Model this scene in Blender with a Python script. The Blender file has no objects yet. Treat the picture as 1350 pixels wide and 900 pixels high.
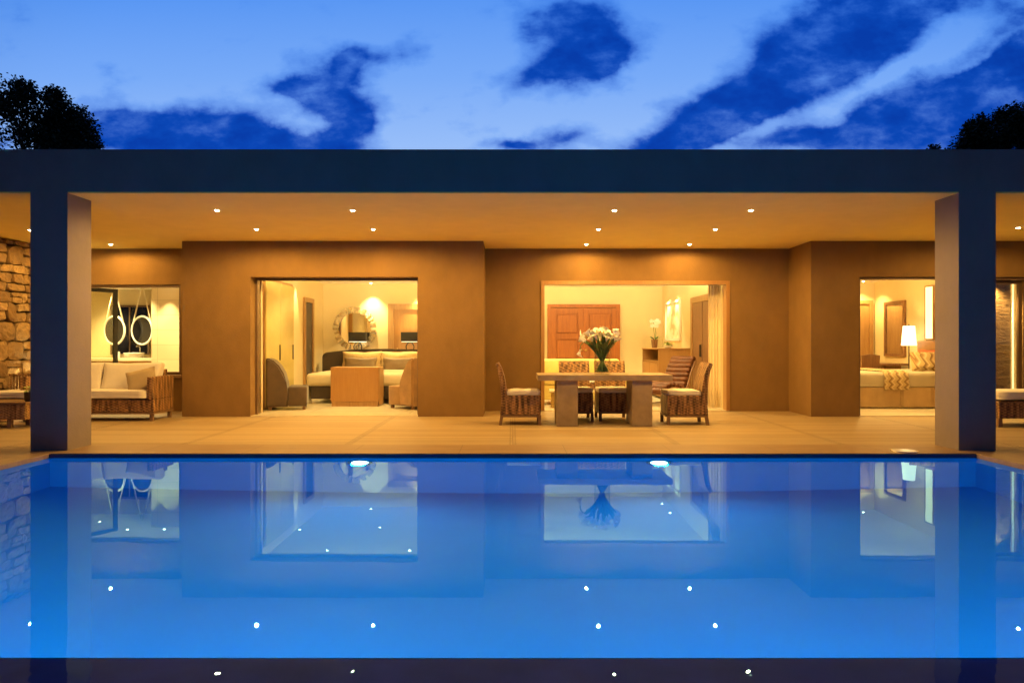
import bpy, bmesh, math, random
from mathutils import Vector, Matrix, noise
random.seed(11)
PI = math.pi; R = math.radians
scn = bpy.context.scene
COL = scn.collection

# ------------------------------------------------------------------ helpers
def tag(o, label=None, cat=None, group=None, kind=None):
    if label: o['label'] = label
    if cat: o['category'] = cat
    if group: o['group'] = group
    if kind: o['kind'] = kind
    return o

def thing(name, label, cat, loc=(0, 0, 0), rz=0.0, group=None):
    o = bpy.data.objects.new(name, None)
    COL.objects.link(o)
    o.empty_display_size = .2
    o.location = loc; o.rotation_euler = (0, 0, rz)
    return tag(o, label, cat, group)

def root_matrix(p):
    while p.parent: p = p.parent
    return Matrix.Translation(p.location) @ p.rotation_euler.to_matrix().to_4x4()

def obj(name, bm, m, parent=None, local=False, smooth=False, ang=None):
    """link a bmesh as one object; world-space geometry unless local"""
    if parent is not None and not local:
        bm.transform(root_matrix(parent).inverted())
    bmesh.ops.recalc_face_normals(bm, faces=bm.faces)
    me = bpy.data.meshes.new(name)
    bm.to_mesh(me); bm.free()
    if smooth:
        for p in me.polygons: p.use_smooth = True
        if ang: me.set_sharp_from_angle(angle=R(ang))
    if m is not None:
        for mm in (m if isinstance(m, (list, tuple)) else [m]): me.materials.append(mm)
    o = bpy.data.objects.new(name, me)
    COL.objects.link(o)
    if parent is not None: o.parent = parent
    return o

def dup(root, loc, rz, label, group=None):
    r = root.copy(); COL.objects.link(r); r.location = loc; r.rotation_euler = (0, 0, rz); r['label'] = label
    if group: r['group'] = group
    for ch in list(root.children):
        c = ch.copy(); COL.objects.link(c); c.parent = r
        for g in list(ch.children):
            d = g.copy(); COL.objects.link(d); d.parent = c
    return r

def BM(): return bmesh.new()

def box(bm, x0, x1, y0, y1, z0, z1, bevel=0.0, seg=2, mi=0):
    r = bmesh.ops.create_cube(bm, size=1.0)
    vs = r['verts']
    for v in vs:
        v.co = Vector((x0 + (v.co.x + .5) * (x1 - x0), y0 + (v.co.y + .5) * (y1 - y0), z0 + (v.co.z + .5) * (z1 - z0)))
    fs = set(f for v in vs for f in v.link_faces)
    if bevel > 0:
        es = list(set(e for v in vs for e in v.link_edges))
        rr = bmesh.ops.bevel(bm, geom=es, offset=bevel, segments=seg, profile=.5, affect='EDGES', clamp_overlap=True)
        fs = set(rr['faces']) | set(f for f in fs if f.is_valid)
    for f in fs:
        if f.is_valid: f.material_index = mi
    return bm

def bx(*a, **k): return box(BM(), *a, **k)

def tube(bm, pts, r, seg=8, cap=True, r1=None):
    """swept circle through points, radius r (or r->r1, or a list)"""
    pts = [Vector(p) for p in pts]; n = len(pts); rings = []
    prev = None
    for i, p in enumerate(pts):
        d = (pts[min(i + 1, n - 1)] - pts[max(i - 1, 0)]).normalized()
        if prev is None:
            a = Vector((0, 0, 1)) if abs(d.z) < .9 else Vector((1, 0, 0))
            u = d.cross(a).normalized()
        else:
            u = (prev - d * prev.dot(d)).normalized()
        prev = u; w = d.cross(u)
        rad = r[i] if isinstance(r, (list, tuple)) else (r if r1 is None else r + (r1 - r) * i / max(1, n - 1))
        rings.append([bm.verts.new(p + (u * math.cos(2 * PI * k / seg) + w * math.sin(2 * PI * k / seg)) * rad) for k in range(seg)])
    for a, b in zip(rings, rings[1:]):
        for k in range(seg): bm.faces.new((a[k], a[(k + 1) % seg], b[(k + 1) % seg], b[k]))
    if cap:
        bm.faces.new(rings[0][::-1]); bm.faces.new(rings[-1])
    return bm

def lathe(bm, prof, c=(0, 0, 0), seg=24, axis='Z'):
    """prof: list of (radius, height)"""
    c = Vector(c); rings = []
    for (r, h) in prof:
        ring = []
        for k in range(seg):
            a = 2 * PI * k / seg
            v = Vector((r * math.cos(a), r * math.sin(a), h))
            if axis == 'Y': v = Vector((v.x, v.z, v.y))
            if axis == 'X': v = Vector((v.z, v.x, v.y))
            ring.append(bm.verts.new(c + v))
        rings.append(ring)
    for a, b in zip(rings, rings[1:]):
        for k in range(seg): bm.faces.new((a[k], a[(k + 1) % seg], b[(k + 1) % seg], b[k]))
    if prof[0][0] > 1e-4: bm.faces.new(rings[0][::-1])
    if prof[-1][0] > 1e-4: bm.faces.new(rings[-1])
    bmesh.ops.remove_doubles(bm, verts=[v for r_ in rings for v in r_], dist=1e-5)
    return bm

def prism(bm, poly, axis, a0, a1):
    """extrude a 2D outline along an axis ('X': poly is (y,z); 'Y': (x,z); 'Z': (x,y))"""
    def mk(p, a):
        return {'X': (a, p[0], p[1]), 'Y': (p[0], a, p[1]), 'Z': (p[0], p[1], a)}[axis]
    A = [bm.verts.new(mk(p, a0)) for p in poly]; B = [bm.verts.new(mk(p, a1)) for p in poly]
    n = len(poly)
    bm.faces.new(A); bm.faces.new(B[::-1])
    for i in range(n): bm.faces.new((A[i], B[i], B[(i + 1) % n], A[(i + 1) % n]))
    return bm

def cushion(sx, sy, sz, pinch=.75, cuts=9, seed=0, lump=.012, flange=0.0):
    """soft pillow, centred, thickness along z, edges pinched"""
    bm = BM()
    bmesh.ops.create_cube(bm, size=2.0)
    bmesh.ops.subdivide_edges(bm, edges=bm.edges[:], cuts=cuts, use_grid_fill=True)
    for v in bm.verts:
        u, w, t = v.co
        k = (1 - abs(u) ** 3.2) * (1 - abs(w) ** 3.2)
        th = (1 - pinch) + pinch * max(0, k) ** .5
        rad = 1 - .05 * (1 - abs(w)) * (abs(u) > .6) - .0
        bul = 1 - .06 * (1 - abs(t) ** 2) * 0
        n_ = noise.noise(Vector((u * 2 + seed, w * 2, t * 1.3))) * lump
        v.co = Vector((u * sx / 2 * rad * bul + n_, w * sy / 2 * (1 - .05 * (1 - abs(u)) * (abs(w) > .6)) + n_, t * sz / 2 * th + n_ * (abs(t))))
    return bm

def xf(bm, loc=(0, 0, 0), rx=0, ry=0, rz=0):
    bm.transform(Matrix.Translation(loc) @ Matrix.Rotation(rz, 4, 'Z') @ Matrix.Rotation(ry, 4, 'Y') @ Matrix.Rotation(rx, 4, 'X'))
    return bm

def merge(*bms):
    out = BM()
    for b in bms:
        me = bpy.data.meshes.new('tmp'); b.to_mesh(me); b.free(); out.from_mesh(me); bpy.data.meshes.remove(me)
    return out

# ------------------------------------------------------------------ node helpers
class NT:
    def __init__(s, tree): s.t = tree; s.n = tree.nodes; s.l = tree.links
    def new(s, typ, **kw):
        nd = s.n.new(typ)
        for k, v in kw.items(): setattr(nd, k, v)
        return nd
    def link(s, a, b): s.l.new(a, b)
    def set(s, sock, v):
        if hasattr(v, 'is_output') or isinstance(v, bpy.types.NodeSocket): s.l.new(v, sock)
        else: sock.default_value = v
    def m(s, op, a, b=None, c=None, clamp=False):
        nd = s.new('ShaderNodeMath', operation=op, use_clamp=clamp)
        s.set(nd.inputs[0], a)
        if b is not None: s.set(nd.inputs[1], b)
        if c is not None: s.set(nd.inputs[2], c)
        return nd.outputs[0]
    def mix(s, f, a, b, blend='MIX'):
        nd = s.new('ShaderNodeMix', data_type='RGBA', blend_type=blend)
        s.set(nd.inputs[0], f)
        for i, v in ((6, a), (7, b)):
            if isinstance(v, (tuple, list)): v = (*v[:3], 1)
            s.set(nd.inputs[i], v)
        return nd.outputs[2]
    def ramp(s, f, stops, interp='LINEAR'):
        nd = s.new('ShaderNodeValToRGB'); nd.color_ramp.interpolation = interp
        el = nd.color_ramp.elements
        while len(el) < len(stops): el.new(.5)
        for e, (p, c) in zip(el, stops):
            e.position = p; e.color = (*c[:3], 1) if isinstance(c, (tuple, list)) else (c, c, c, 1)
        s.set(nd.inputs[0], f)
        return nd.outputs[0]
    def noise(s, vec, scale, detail=4, rough=.55, out=0, dist=0):
        nd = s.new('ShaderNodeTexNoise')
        if vec is not None: s.link(vec, nd.inputs['Vector'])
        nd.inputs['Scale'].default_value = scale; nd.inputs['Detail'].default_value = detail
        nd.inputs['Roughness'].default_value = rough; nd.inputs['Distortion'].default_value = dist
        return nd.outputs[out]
    def coord(s, which='Object'):
        return s.new('ShaderNodeTexCoord').outputs[which]
    def geo(s): return s.new('ShaderNodeNewGeometry').outputs['Position']
    def mapping(s, vec, loc=(0, 0, 0), rot=(0, 0, 0), scale=(1, 1, 1), typ='POINT'):
        nd = s.new('ShaderNodeMapping', vector_type=typ)
        s.link(vec, nd.inputs[0])
        nd.inputs[1].default_value = loc; nd.inputs[2].default_value = rot; nd.inputs[3].default_value = scale
        return nd.outputs[0]
    def bump(s, h, strength=.3, dist=.01):
        nd = s.new('ShaderNodeBump'); nd.inputs['Strength'].default_value = strength; nd.inputs['Distance'].default_value = dist
        s.link(h, nd.inputs['Height']); return nd.outputs[0]
    def sep(s, v):
        nd = s.new('ShaderNodeSeparateXYZ'); s.link(v, nd.inputs[0]); return nd.outputs
    def comb(s, x, y, z):
        nd = s.new('ShaderNodeCombineXYZ')
        for i, v in enumerate((x, y, z)): s.set(nd.inputs[i], v)
        return nd.outputs[0]

def mat(name):
    m = bpy.data.materials.new(name); m.use_nodes = True
    t = NT(m.node_tree); b = m.node_tree.nodes['Principled BSDF']
    return m, t, b

def plain(name, c, rough=.6, metal=0.0, var=.12, scale=6.0, bump=0.0, bscale=60, sheen=0.0, spec=.5):
    """base colour broken up by two octaves of noise, optional fine bump"""
    m, t, b = mat(name)
    p = t.coord('Object')
    n1 = t.noise(p, scale, 5, .6)
    lo = tuple(max(0, x * (1 - var)) for x in c); hi = tuple(min(1, x * (1 + var)) for x in c)
    t.link(t.ramp(n1, [(.3, lo), (.7, hi)]), b.inputs['Base Color'])
    b.inputs['Roughness'].default_value = rough; b.inputs['Metallic'].default_value = metal
    b.inputs['Specular IOR Level'].default_value = spec
    if sheen: b.inputs['Sheen Weight'].default_value = sheen
    if bump: t.link(t.bump(t.noise(p, bscale, 3, .6), bump, .004), b.inputs['Normal'])
    return m

def emit(name, c, s):
    m, t, b = mat(name)
    b.inputs['Base Color'].default_value = (.8, .8, .8, 1)
    b.inputs['Emission Color'].default_value = (*c, 1); b.inputs['Emission Strength'].default_value = s
    return m

# ------------------------------------------------------------------ materials
M = {}
def stucco(name, c, var=.10):
    m, t, b = mat(name)
    p = t.geo()
    big = t.noise(p, .55, 4, .6); mid = t.noise(t.mapping(p, scale=(1, 1, .6)), 3.2, 6, .65); fine = t.noise(p, 55, 3, .7)
    s = t.m('ADD', t.m('MULTIPLY', big, .5), t.m('MULTIPLY', mid, .5))
    lo = tuple(x * (1 - var) for x in c); hi = tuple(x * (1 + var) for x in c)
    t.link(t.ramp(s, [(.35, lo), (.65, hi)]), b.inputs['Base Color'])
    b.inputs['Roughness'].default_value = .85; b.inputs['Specular IOR Level'].default_value = .25
    h = t.m('ADD', t.m('MULTIPLY', fine, .6), t.m('MULTIPLY', mid, 1.0))
    t.link(t.bump(h, .4, .014), b.inputs['Normal'])
    return m
M['wall'] = stucco('ochre_render', (.225, .13, .046), .13)
M['frame_wall'] = stucco('grey_beige_render', (.25, .205, .185))
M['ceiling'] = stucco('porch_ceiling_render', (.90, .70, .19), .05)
M['int_wall'] = plain('cream_plaster', (.70, .59, .36), .8, var=.04, scale=1.5, bump=.05)
M['int_ceiling'] = plain('white_plaster', (.92, .88, .80), .8, var=.02, scale=1)
def marble():
    m, t, b = mat('cream_stone_floor'); p = t.geo()
    br = t.new('ShaderNodeTexBrick'); t.link(p, br.inputs['Vector']); br.inputs['Scale'].default_value = 1
    br.offset = 0; br.inputs['Brick Width'].default_value = .9; br.inputs['Row Height'].default_value = .9; br.inputs['Mortar Size'].default_value = .004
    br.inputs['Color1'].default_value = (.80, .71, .52, 1); br.inputs['Color2'].default_value = (.76, .67, .48, 1); br.inputs['Mortar'].default_value = (.4, .34, .25, 1)
    n = t.noise(p, 2.5, 6, .65)
    t.link(t.mix(.25, br.outputs['Color'], t.ramp(n, [(.3, (.55, .45, .3)), (.7, (.8, .74, .6))])), b.inputs['Base Color'])
    b.inputs['Roughness'].default_value = .22
    return m
M['int_floor'] = marble()
def deck():
    m, t, b = mat('pale_timber_boards'); p = t.geo()
    br = t.new('ShaderNodeTexBrick'); t.link(p, br.inputs['Vector']); br.inputs['Scale'].default_value = 1
    br.offset = 0.0; br.offset_frequency = 2
    br.inputs['Brick Width'].default_value = 2.0; br.inputs['Row Height'].default_value = .12; br.inputs['Mortar Size'].default_value = .008; br.inputs['Mortar Smooth'].default_value = .2
    br.inputs['Bias'].default_value = 0
    br.inputs['Color1'].default_value = (.47, .35, .175, 1); br.inputs['Color2'].default_value = (.29, .20, .095, 1); br.inputs['Mortar'].default_value = (.10, .065, .03, 1)
    grain = t.noise(t.mapping(p, scale=(1.2, 26, 1)), 2.2, 6, .6)
    wear = t.noise(p, .9, 5, .6)
    c = t.mix(.35, br.outputs['Color'], t.ramp(grain, [(.3, (.30, .19, .09)), (.7, (.54, .39, .21))]))
    c = t.mix(t.ramp(wear, [(.35, 0), (.7, .35)]), c, (.4, .31, .2))
    # screw heads by the board joints
    x, y, z = t.sep(p)
    fx = t.m('ABSOLUTE', t.m('SUBTRACT', t.m('FRACT', t.m('DIVIDE', x, 2.0)), .5))
    fx = t.m('ABSOLUTE', t.m('SUBTRACT', fx, .484))
    fy = t.m('ABSOLUTE', t.m('SUBTRACT', t.m('FRACT', t.m('DIVIDE', y, .12)), .5))
    scr = t.m('MULTIPLY', t.m('LESS_THAN', fx, .005), t.m('LESS_THAN', t.m('ABSOLUTE', t.m('SUBTRACT', fy, .25)), .09))
    c = t.mix(scr, c, (.1, .07, .04))
    t.link(c, b.inputs['Base Color']); b.inputs['Roughness'].default_value = .5
    t.link(t.bump(t.m('ADD', t.m('MULTIPLY', br.outputs['Fac'], -1.0), t.m('MULTIPLY', grain, .25)), .35, .006), b.inputs['Normal'])
    return m
M['deck'] = deck()
def coping():
    m, t, b = mat('beige_coping_stone'); p = t.geo()
    n = t.noise(t.mapping(p, scale=(.5, 3, 1)), 3, 6, .65); n2 = t.noise(p, 40, 3)
    x, y, z = t.sep(p)
    j = t.m('LESS_THAN', t.m('ABSOLUTE', t.m('SUBTRACT', t.m('FRACT', t.m('DIVIDE', x, 1.2)), .5)), .0035)
    c = t.ramp(n, [(.3, (.27, .17, .085)), (.7, (.36, .24, .13))])
    t.link(t.mix(t.m('MULTIPLY', j, .7), c, (.12, .09, .06)), b.inputs['Base Color']); b.inputs['Roughness'].default_value = .45
    t.link(t.bump(n2, .08, .004), b.inputs['Normal']); return m
M['coping'] = coping()
def wicker(name, dark, light, f=34.0):
    m, t, b = mat(name); p = t.coord('Object'); x, y, z = t.sep(p)
    u = t.m('ADD', x, t.m('MULTIPLY', y, 1.0))
    nz = t.noise(t.mapping(p, scale=(9, 9, 1.6)), 3, 4)
    u = t.m('ADD', u, t.m('MULTIPLY', t.noise(p, 5, 2), .01))
    su = t.m('SINE', t.m('MULTIPLY', u, f * 2)); sz = t.m('SINE', t.m('MULTIPLY', z, f * 4.4))
    w = t.m('MULTIPLY_ADD', t.m('MULTIPLY', su, sz), .5, .5)
    st = t.m('MULTIPLY_ADD', t.m('SINE', t.m('MULTIPLY', u, f * 2)), .5, .5)
    k = t.m('ADD', t.m('MULTIPLY', w, .22), t.m('MULTIPLY', nz, 1.05))
    k = t.m('ADD', k, t.m('MULTIPLY', st, .14))
    mid = tuple((a * .55 + c * .45) for a, c in zip(dark, light))
    t.link(t.ramp(k, [(.50, dark), (.70, mid), (.92, light)]), b.inputs['Base Color'])
    b.inputs['Roughness'].default_value = .5
    t.link(t.bump(t.m('ADD', w, t.m('MULTIPLY', st, .5)), .7, .01), b.inputs['Normal'])
    return m
M['wicker'] = wicker('brown_wicker', (.05, .018, .006), (.46, .25, .10))
M['wicker_pale'] = wicker('honey_wicker', (.12, .055, .02), (.5, .3, .13), 38)
M['legs'] = plain('weathered_teak_legs', (.22, .13, .065), .5)
M['canvas'] = plain('white_canvas', (.80, .74, .64), .9, var=.05, bump=.25, bscale=180, sheen=.2)
M['beige_fabric'] = plain('beige_scatter_fabric', (.42, .32, .19), .9, var=.08, bump=.3, bscale=200)
M['travertine'] = plain('travertine', (.36, .265, .155), .45, var=.22, scale=5, bump=.1, bscale=30)
def stone():
    m, t, b = mat('honey_fieldstone'); p = t.geo()
    at = t.new('ShaderNodeAttribute', attribute_name='tone')
    n = t.noise(p, 9, 7, .7); n2 = t.noise(p, 30, 5, .7)
    c = t.mix(at.outputs['Fac'], (.22, .12, .04), (.56, .37, .16))
    c = t.mix(t.ramp(n, [(.35, .75), (.65, 0.0)]), c, (.20, .13, .07))
    t.link(c, b.inputs['Base Color']); b.inputs['Roughness'].default_value = .9
    t.link(t.bump(t.m('ADD', n, t.m('MULTIPLY', n2, .5)), .9, .03), b.inputs['Normal']); return m
M['stone'] = stone()
M['mortar'] = plain('dark_mortar', (.07, .05, .03), .95)
M['bronze'] = plain('bronze_aluminium', (.16, .10, .055), .4, .3, var=.05)
M['dark_metal'] = plain('dark_metal', (.03, .025, .02), .4, .5)
M['chrome'] = plain('brushed_steel', (.65, .6, .5), .2, 1.0, var=.05)
def wood(name, lo, hi, rough=.4, axis='Z'):
    m, t, b = mat(name); p = t.coord('Object')
    sc = {'Z': (12, 12, 1), 'X': (1, 12, 12), 'Y': (12, 1, 12)}[axis]
    n = t.noise(t.mapping(p, scale=sc), 2.2, 6, .6, dist=.6)
    t.link(t.ramp(n, [(.3, lo), (.7, hi)]), b.inputs['Base Color']); b.inputs['Roughness'].default_value = rough
    t.link(t.bump(n, .08, .003), b.inputs['Normal']); return m
M['red_wood'] = wood('red_brown_door_wood', (.24, .066, .006), (.38, .12, .014), .55)
M['oak'] = wood('honey_oak', (.28, .15, .05), (.38, .22, .085))
M['walnut'] = wood('walnut', (.13, .06, .025), (.23, .115, .05))
M['tan_panel'] = wood('tan_lacquered_wood', (.31, .155, .045), (.36, .19, .062), .4)
M['velvet'] = plain('brown_velvet', (.052, .028, .011), .9, var=.3, scale=5, sheen=.25)
M['tan_velvet'] = plain('tan_velvet', (.25, .135, .05), .9, var=.2, scale=5, sheen=.25)
M['dark_uphol'] = plain('dark_chocolate_upholstery', (.028, .016, .008), .85, sheen=.1)
M['linen'] = plain('ivory_bed_linen', (.50, .43, .30), .9, var=.05, scale=4, bump=.15, bscale=20)
M['pillow_taupe'] = plain('taupe_satin', (.13, .082, .036), .6, var=.12)
M['pillow_cream'] = plain('cream_frilled_linen', (.48, .34, .16), .85, var=.18, scale=14)
M['skirt'] = plain('beige_bed_skirt', (.42, .28, .13), .85, var=.1, scale=5)
M['yellow_uphol'] = plain('mustard_cream_upholstery', (.62, .50, .17), .9, var=.1, scale=4)
M['leather'] = plain('chestnut_leather', (.085, .027, .008), .5, var=.25, scale=9, spec=.25)
M['curtain'] = plain('ivory_curtain', (.80, .68, .46), .9, var=.06)
M['black_shade'] = plain('black_lamp_shade', (.012, .010, .009), .8)
M['gold'] = plain('antique_gold', (.55, .38, .14), .35, .8)
M['red_fabric'] = plain('coral_fabric', (.55, .14, .07), .9)
M['pot_dark'] = plain('dark_glazed_pot', (.03, .02, .016), .3)
M['leaf'] = plain('green_leaf', (.07, .13, .03), .5, var=.35, scale=30)
M['leaf_bright'] = plain('lime_leaf', (.26, .34, .06), .5, var=.3, scale=30)
M['stem'] = plain('pale_green_stem', (.09, .15, .035), .5, var=.3, scale=20)
M['petal'] = plain('white_petal', (.9, .89, .84), .5, var=.04)
M['spadix'] = plain('yellow_spadix', (.7, .45, .05), .6)
M['ceramic'] = plain('white_ceramic', (.82, .79, .72), .15, var=.02)
M['counter'] = plain('cream_vanity_stone', (.7, .6, .42), .25, var=.1)
M['night_pane'] = plain('dark_night_glass', (.010, .009, .010), .06, var=.1)
M['rope'] = plain('pale_rope', (.75, .66, .48), .9)
M['tree_leaf'] = plain('dark_evergreen_leaf', (.035, .05, .02), .6, var=.5, scale=3)
M['bark'] = plain('grey_brown_bark', (.10, .075, .05), .9, bump=.8, bscale=15)
M['soil'] = plain('dry_earth_and_grass', (.07, .06, .035), .95, var=.4, scale=1.5, bump=.8, bscale=8)
M['white_trim'] = plain('white_downlight_trim', (.75, .7, .6), .5, var=.02)
def mirror():
    m, t, b = mat('mirror'); b.inputs['Metallic'].default_value = 1; b.inputs['Roughness'].default_value = .03
    b.inputs['Base Color'].default_value = (.85, .83, .78, 1); return m
M['mirror'] = mirror()
def glass(name, tint=(1, 1, 1)):
    m, t, b = mat(name); out = m.node_tree.nodes['Material Output']
    lw = t.new('ShaderNodeLayerWeight'); lw.inputs[0].default_value = .5
    fac = t.m('MULTIPLY_ADD', t.m('POWER', lw.outputs['Facing'], 3.0), .55, .05)
    tr = t.new('ShaderNodeBsdfTransparent'); tr.inputs[0].default_value = (*tint, 1)
    gl = t.new('ShaderNodeBsdfGlossy'); gl.inputs['Roughness'].default_value = 0.0
    mx = t.new('ShaderNodeMixShader'); t.link(fac, mx.inputs[0]); t.link(tr.outputs[0], mx.inputs[1]); t.link(gl.outputs[0], mx.inputs[2])
    t.link(mx.outputs[0], out.inputs[0]); return m
M['silver'] = plain('silvered_glass_pieces', (.62, .52, .33), .25, .8, var=.3, scale=14)
M['satin_green'] = plain('olive_cream_lacquer', (.56, .46, .17), .18, var=.06, scale=2)
M['glass'] = glass('clear_glass', (.95, .96, .93))
M['glass_tint'] = glass('tinted_glass', (.88, .86, .74))
def zigzag():
    m, t, b = mat('zigzag_weave'); p = t.coord('Object'); x, y, z = t.sep(p)
    v = t.m('ADD', t.m('MULTIPLY', z, 1.0), t.m('MULTIPLY', y, -1.0))
    tri = t.m('ABSOLUTE', t.m('SUBTRACT', t.m('FRACT', t.m('MULTIPLY', v, 9.0)), .5))
    st = t.m('FRACT', t.m('ADD', t.m('MULTIPLY', x, 7.0), t.m('MULTIPLY', tri, .8)))
    t.link(t.ramp(st, [(0, (.50, .36, .16)), (.4, (.50, .36, .16)), (.5, (.19, .10, .04)), (.72, (.36, .23, .09)), (.9, (.66, .52, .3))]), b.inputs['Base Color'])
    b.inputs['Roughness'].default_value = .9; return m
M['zigzag'] = zigzag()
def art():
    m, t, b = mat('pale_abstract_print'); p = t.coord('Object')
    n = t.noise(t.mapping(p, scale=(1, 2.0, 2.6)), 1.6, 3, .5)
    t.link(t.ramp(n, [(.38, (.62, .42, .2)), (.5, (.82, .74, .56)), (.7, (.86, .82, .7))]), b.inputs['Base Color']); b.inputs['Roughness'].default_value = .3; return m
M['art'] = art()
def tiles():
    m, t, b = mat('cream_wall_tile'); p = t.geo()
    br = t.new('ShaderNodeTexBrick'); t.link(t.mapping(p, rot=(PI / 2, 0, 0)), br.inputs['Vector']); br.inputs['Scale'].default_value = 1; br.offset = 0
    br.inputs['Brick Width'].default_value = .6; br.inputs['Row Height'].default_value = .3; br.inputs['Mortar Size'].default_value = .003
    br.inputs['Color1'].default_value = (.72, .6, .38, 1); br.inputs['Color2'].default_value = (.66, .54, .33, 1); br.inputs['Mortar'].default_value = (.4, .3, .18, 1)
    t.link(br.outputs['Color'], b.inputs['Base Color']); b.inputs['Roughness'].default_value = .3; return m
M['tiles'] = tiles()
def dark_rock():
    m, t, b = mat('dark_layered_rock'); p = t.geo()
    n = t.noise(t.mapping(p, scale=(1.4, 1, 5)), 2.4, 8, .68, dist=1.2)
    t.link(t.ramp(n, [(.3, (.07, .035, .014)), (.5, (.26, .15, .06)), (.62, (.17, .095, .035)), (.75, (.5, .33, .14))]), b.inputs['Base Color'])
    b.inputs['Roughness'].default_value = .8; t.link(t.bump(n, .8, .05), b.inputs['Normal']); return m
M['dark_rock'] = dark_rock()
def pool_mat():
    m, t, b = mat('blue_pool_plaster'); p = t.geo()
    n = t.noise(p, .8, 4, .55)
    t.link(t.ramp(n, [(.3, (.03, .40, .78)), (.7, (.04, .45, .82))]), b.inputs['Base Color']); b.inputs['Roughness'].default_value = .7; return m
M['pool'] = pool_mat()
M['trim_blue'] = plain('dark_blue_tile', (.02, .04, .12), .3)
M['wet_stone'] = plain('dark_wet_stone', (.035, .06, .42), .35, var=.25, scale=3)
def water():
    m, t, b = mat('pool_water'); out = m.node_tree.nodes['Material Output']
    m.node_tree.nodes.remove(b)
    fr = t.new('ShaderNodeFresnel'); fr.inputs['IOR'].default_value = 1.333
    rf = t.new('ShaderNodeBsdfRefraction'); rf.inputs['IOR'].default_value = 1.333; rf.inputs['Roughness'].default_value = 0.0
    rf.inputs['Color'].default_value = (.9, .98, 1, 1)
    gl = t.new('ShaderNodeBsdfGlossy'); gl.inputs['Roughness'].default_value = 0.0; gl.inputs['Color'].default_value = (.36, .78, 1, 1)
    mx = t.new('ShaderNodeMixShader'); t.link(fr.outputs[0], mx.inputs[0]); t.link(rf.outputs[0], mx.inputs[1]); t.link(gl.outputs[0], mx.inputs[2])
    p = t.geo(); x, y, z = t.sep(p)
    n = t.noise(t.mapping(p, scale=(1, .55, 1)), 1.3, 2, .5)
    n2 = t.noise(t.mapping(p, scale=(1, .7, 1)), 9, 2, .5)
    # the sheet quickens where it slips over the weir
    near = t.m('MULTIPLY', t.m('SUBTRACT', 2.95, y), 4.0, clamp=True)
    h = t.m('ADD', t.m('MULTIPLY', n, 1.0), t.m('MULTIPLY', n2, t.m('MULTIPLY_ADD', near, .8, .012)))
    bp = t.new('ShaderNodeBump'); bp.inputs['Strength'].default_value = .055; bp.inputs['Distance'].default_value = .02
    t.link(h, bp.inputs['Height'])
    for q in (fr, rf, gl): t.link(bp.outputs[0], q.inputs['Normal'])
    t.link(mx.outputs[0], out.inputs['Surface'])
    return m
M['water'] = water()
AMBER = (1, .57, .14); YEL = (1, .80, .37); GUEST = (1, .68, .24); BEDC = (1, .72, .28)
M['lens'] = emit('warm_downlight_lens', (1, .8, .5), 45)
M['pool_lens'] = emit('pool_lamp_lens', (.4, .8, 1), 16)
M['lit_shade'] = emit('lit_lamp_shade', (1, .78, .42), 2.6)
M['lit_strip'] = emit('lit_niche_strip', (1, .80, .34), 1.7)
M['under_shade'] = emit('lamp_glow', (1, .85, .55), 5)

# ------------------------------------------------------------------ world: dusk sky with clouds placed by direction
w = bpy.data.worlds.new('World'); scn.world = w; w.use_nodes = True
t = NT(w.node_tree)
for n_ in list(w.node_tree.nodes): w.node_tree.nodes.remove(n_)
dirv = t.new('ShaderNodeTexCoord').outputs['Generated']
dx, dy, dz = t.sep(dirv)
sky = t.new('ShaderNodeTexSky', sky_type='NISHITA', sun_disc=False)
sky.sun_elevation = R(-2.0); sky.sun_rotation = R(0); sky.altitude = 0; sky.air_density = 1; sky.dust_density = .3; sky.ozone_density = 6
ady = t.m('MAXIMUM', t.m('ABSOLUTE', dy), .05)
u0 = t.m('DIVIDE', dx, ady); v0 = t.m('DIVIDE', dz, ady)
elev = v0
# clear dusk gradient seen towards the afterglow, tempered by the physical sky
grad = t.ramp(t.m('MULTIPLY', elev, 1.0), [(0, (.48, .66, 1.0)), (.26, (.36, .57, .99)), (.38, (.20, .43, .98)), (.50, (.10, .32, .94)), (1, (.03, .14, .56))])
uv = t.comb(u0, v0, 0)
wn = t.new('ShaderNodeTexNoise'); t.link(uv, wn.inputs['Vector']); wn.inputs['Scale'].default_value = 9; wn.inputs['Detail'].default_value = 5; wn.inputs['Roughness'].default_value = .6
wv = t.new('ShaderNodeVectorMath', operation='SUBTRACT'); t.link(wn.outputs['Color'], wv.inputs[0]); wv.inputs[1].default_value = (.5, .5, .5)
wsx = t.new('ShaderNodeVectorMath', operation='MULTIPLY'); t.link(wv.outputs[0], wsx.inputs[0]); wsx.inputs[1].default_value = (.085, .05, 0)
wa = t.new('ShaderNodeVectorMath', operation='ADD'); t.link(uv, wa.inputs[0]); t.link(wsx.outputs[0], wa.inputs[1])
uvw = wa.outputs[0]
F = 924.0
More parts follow.
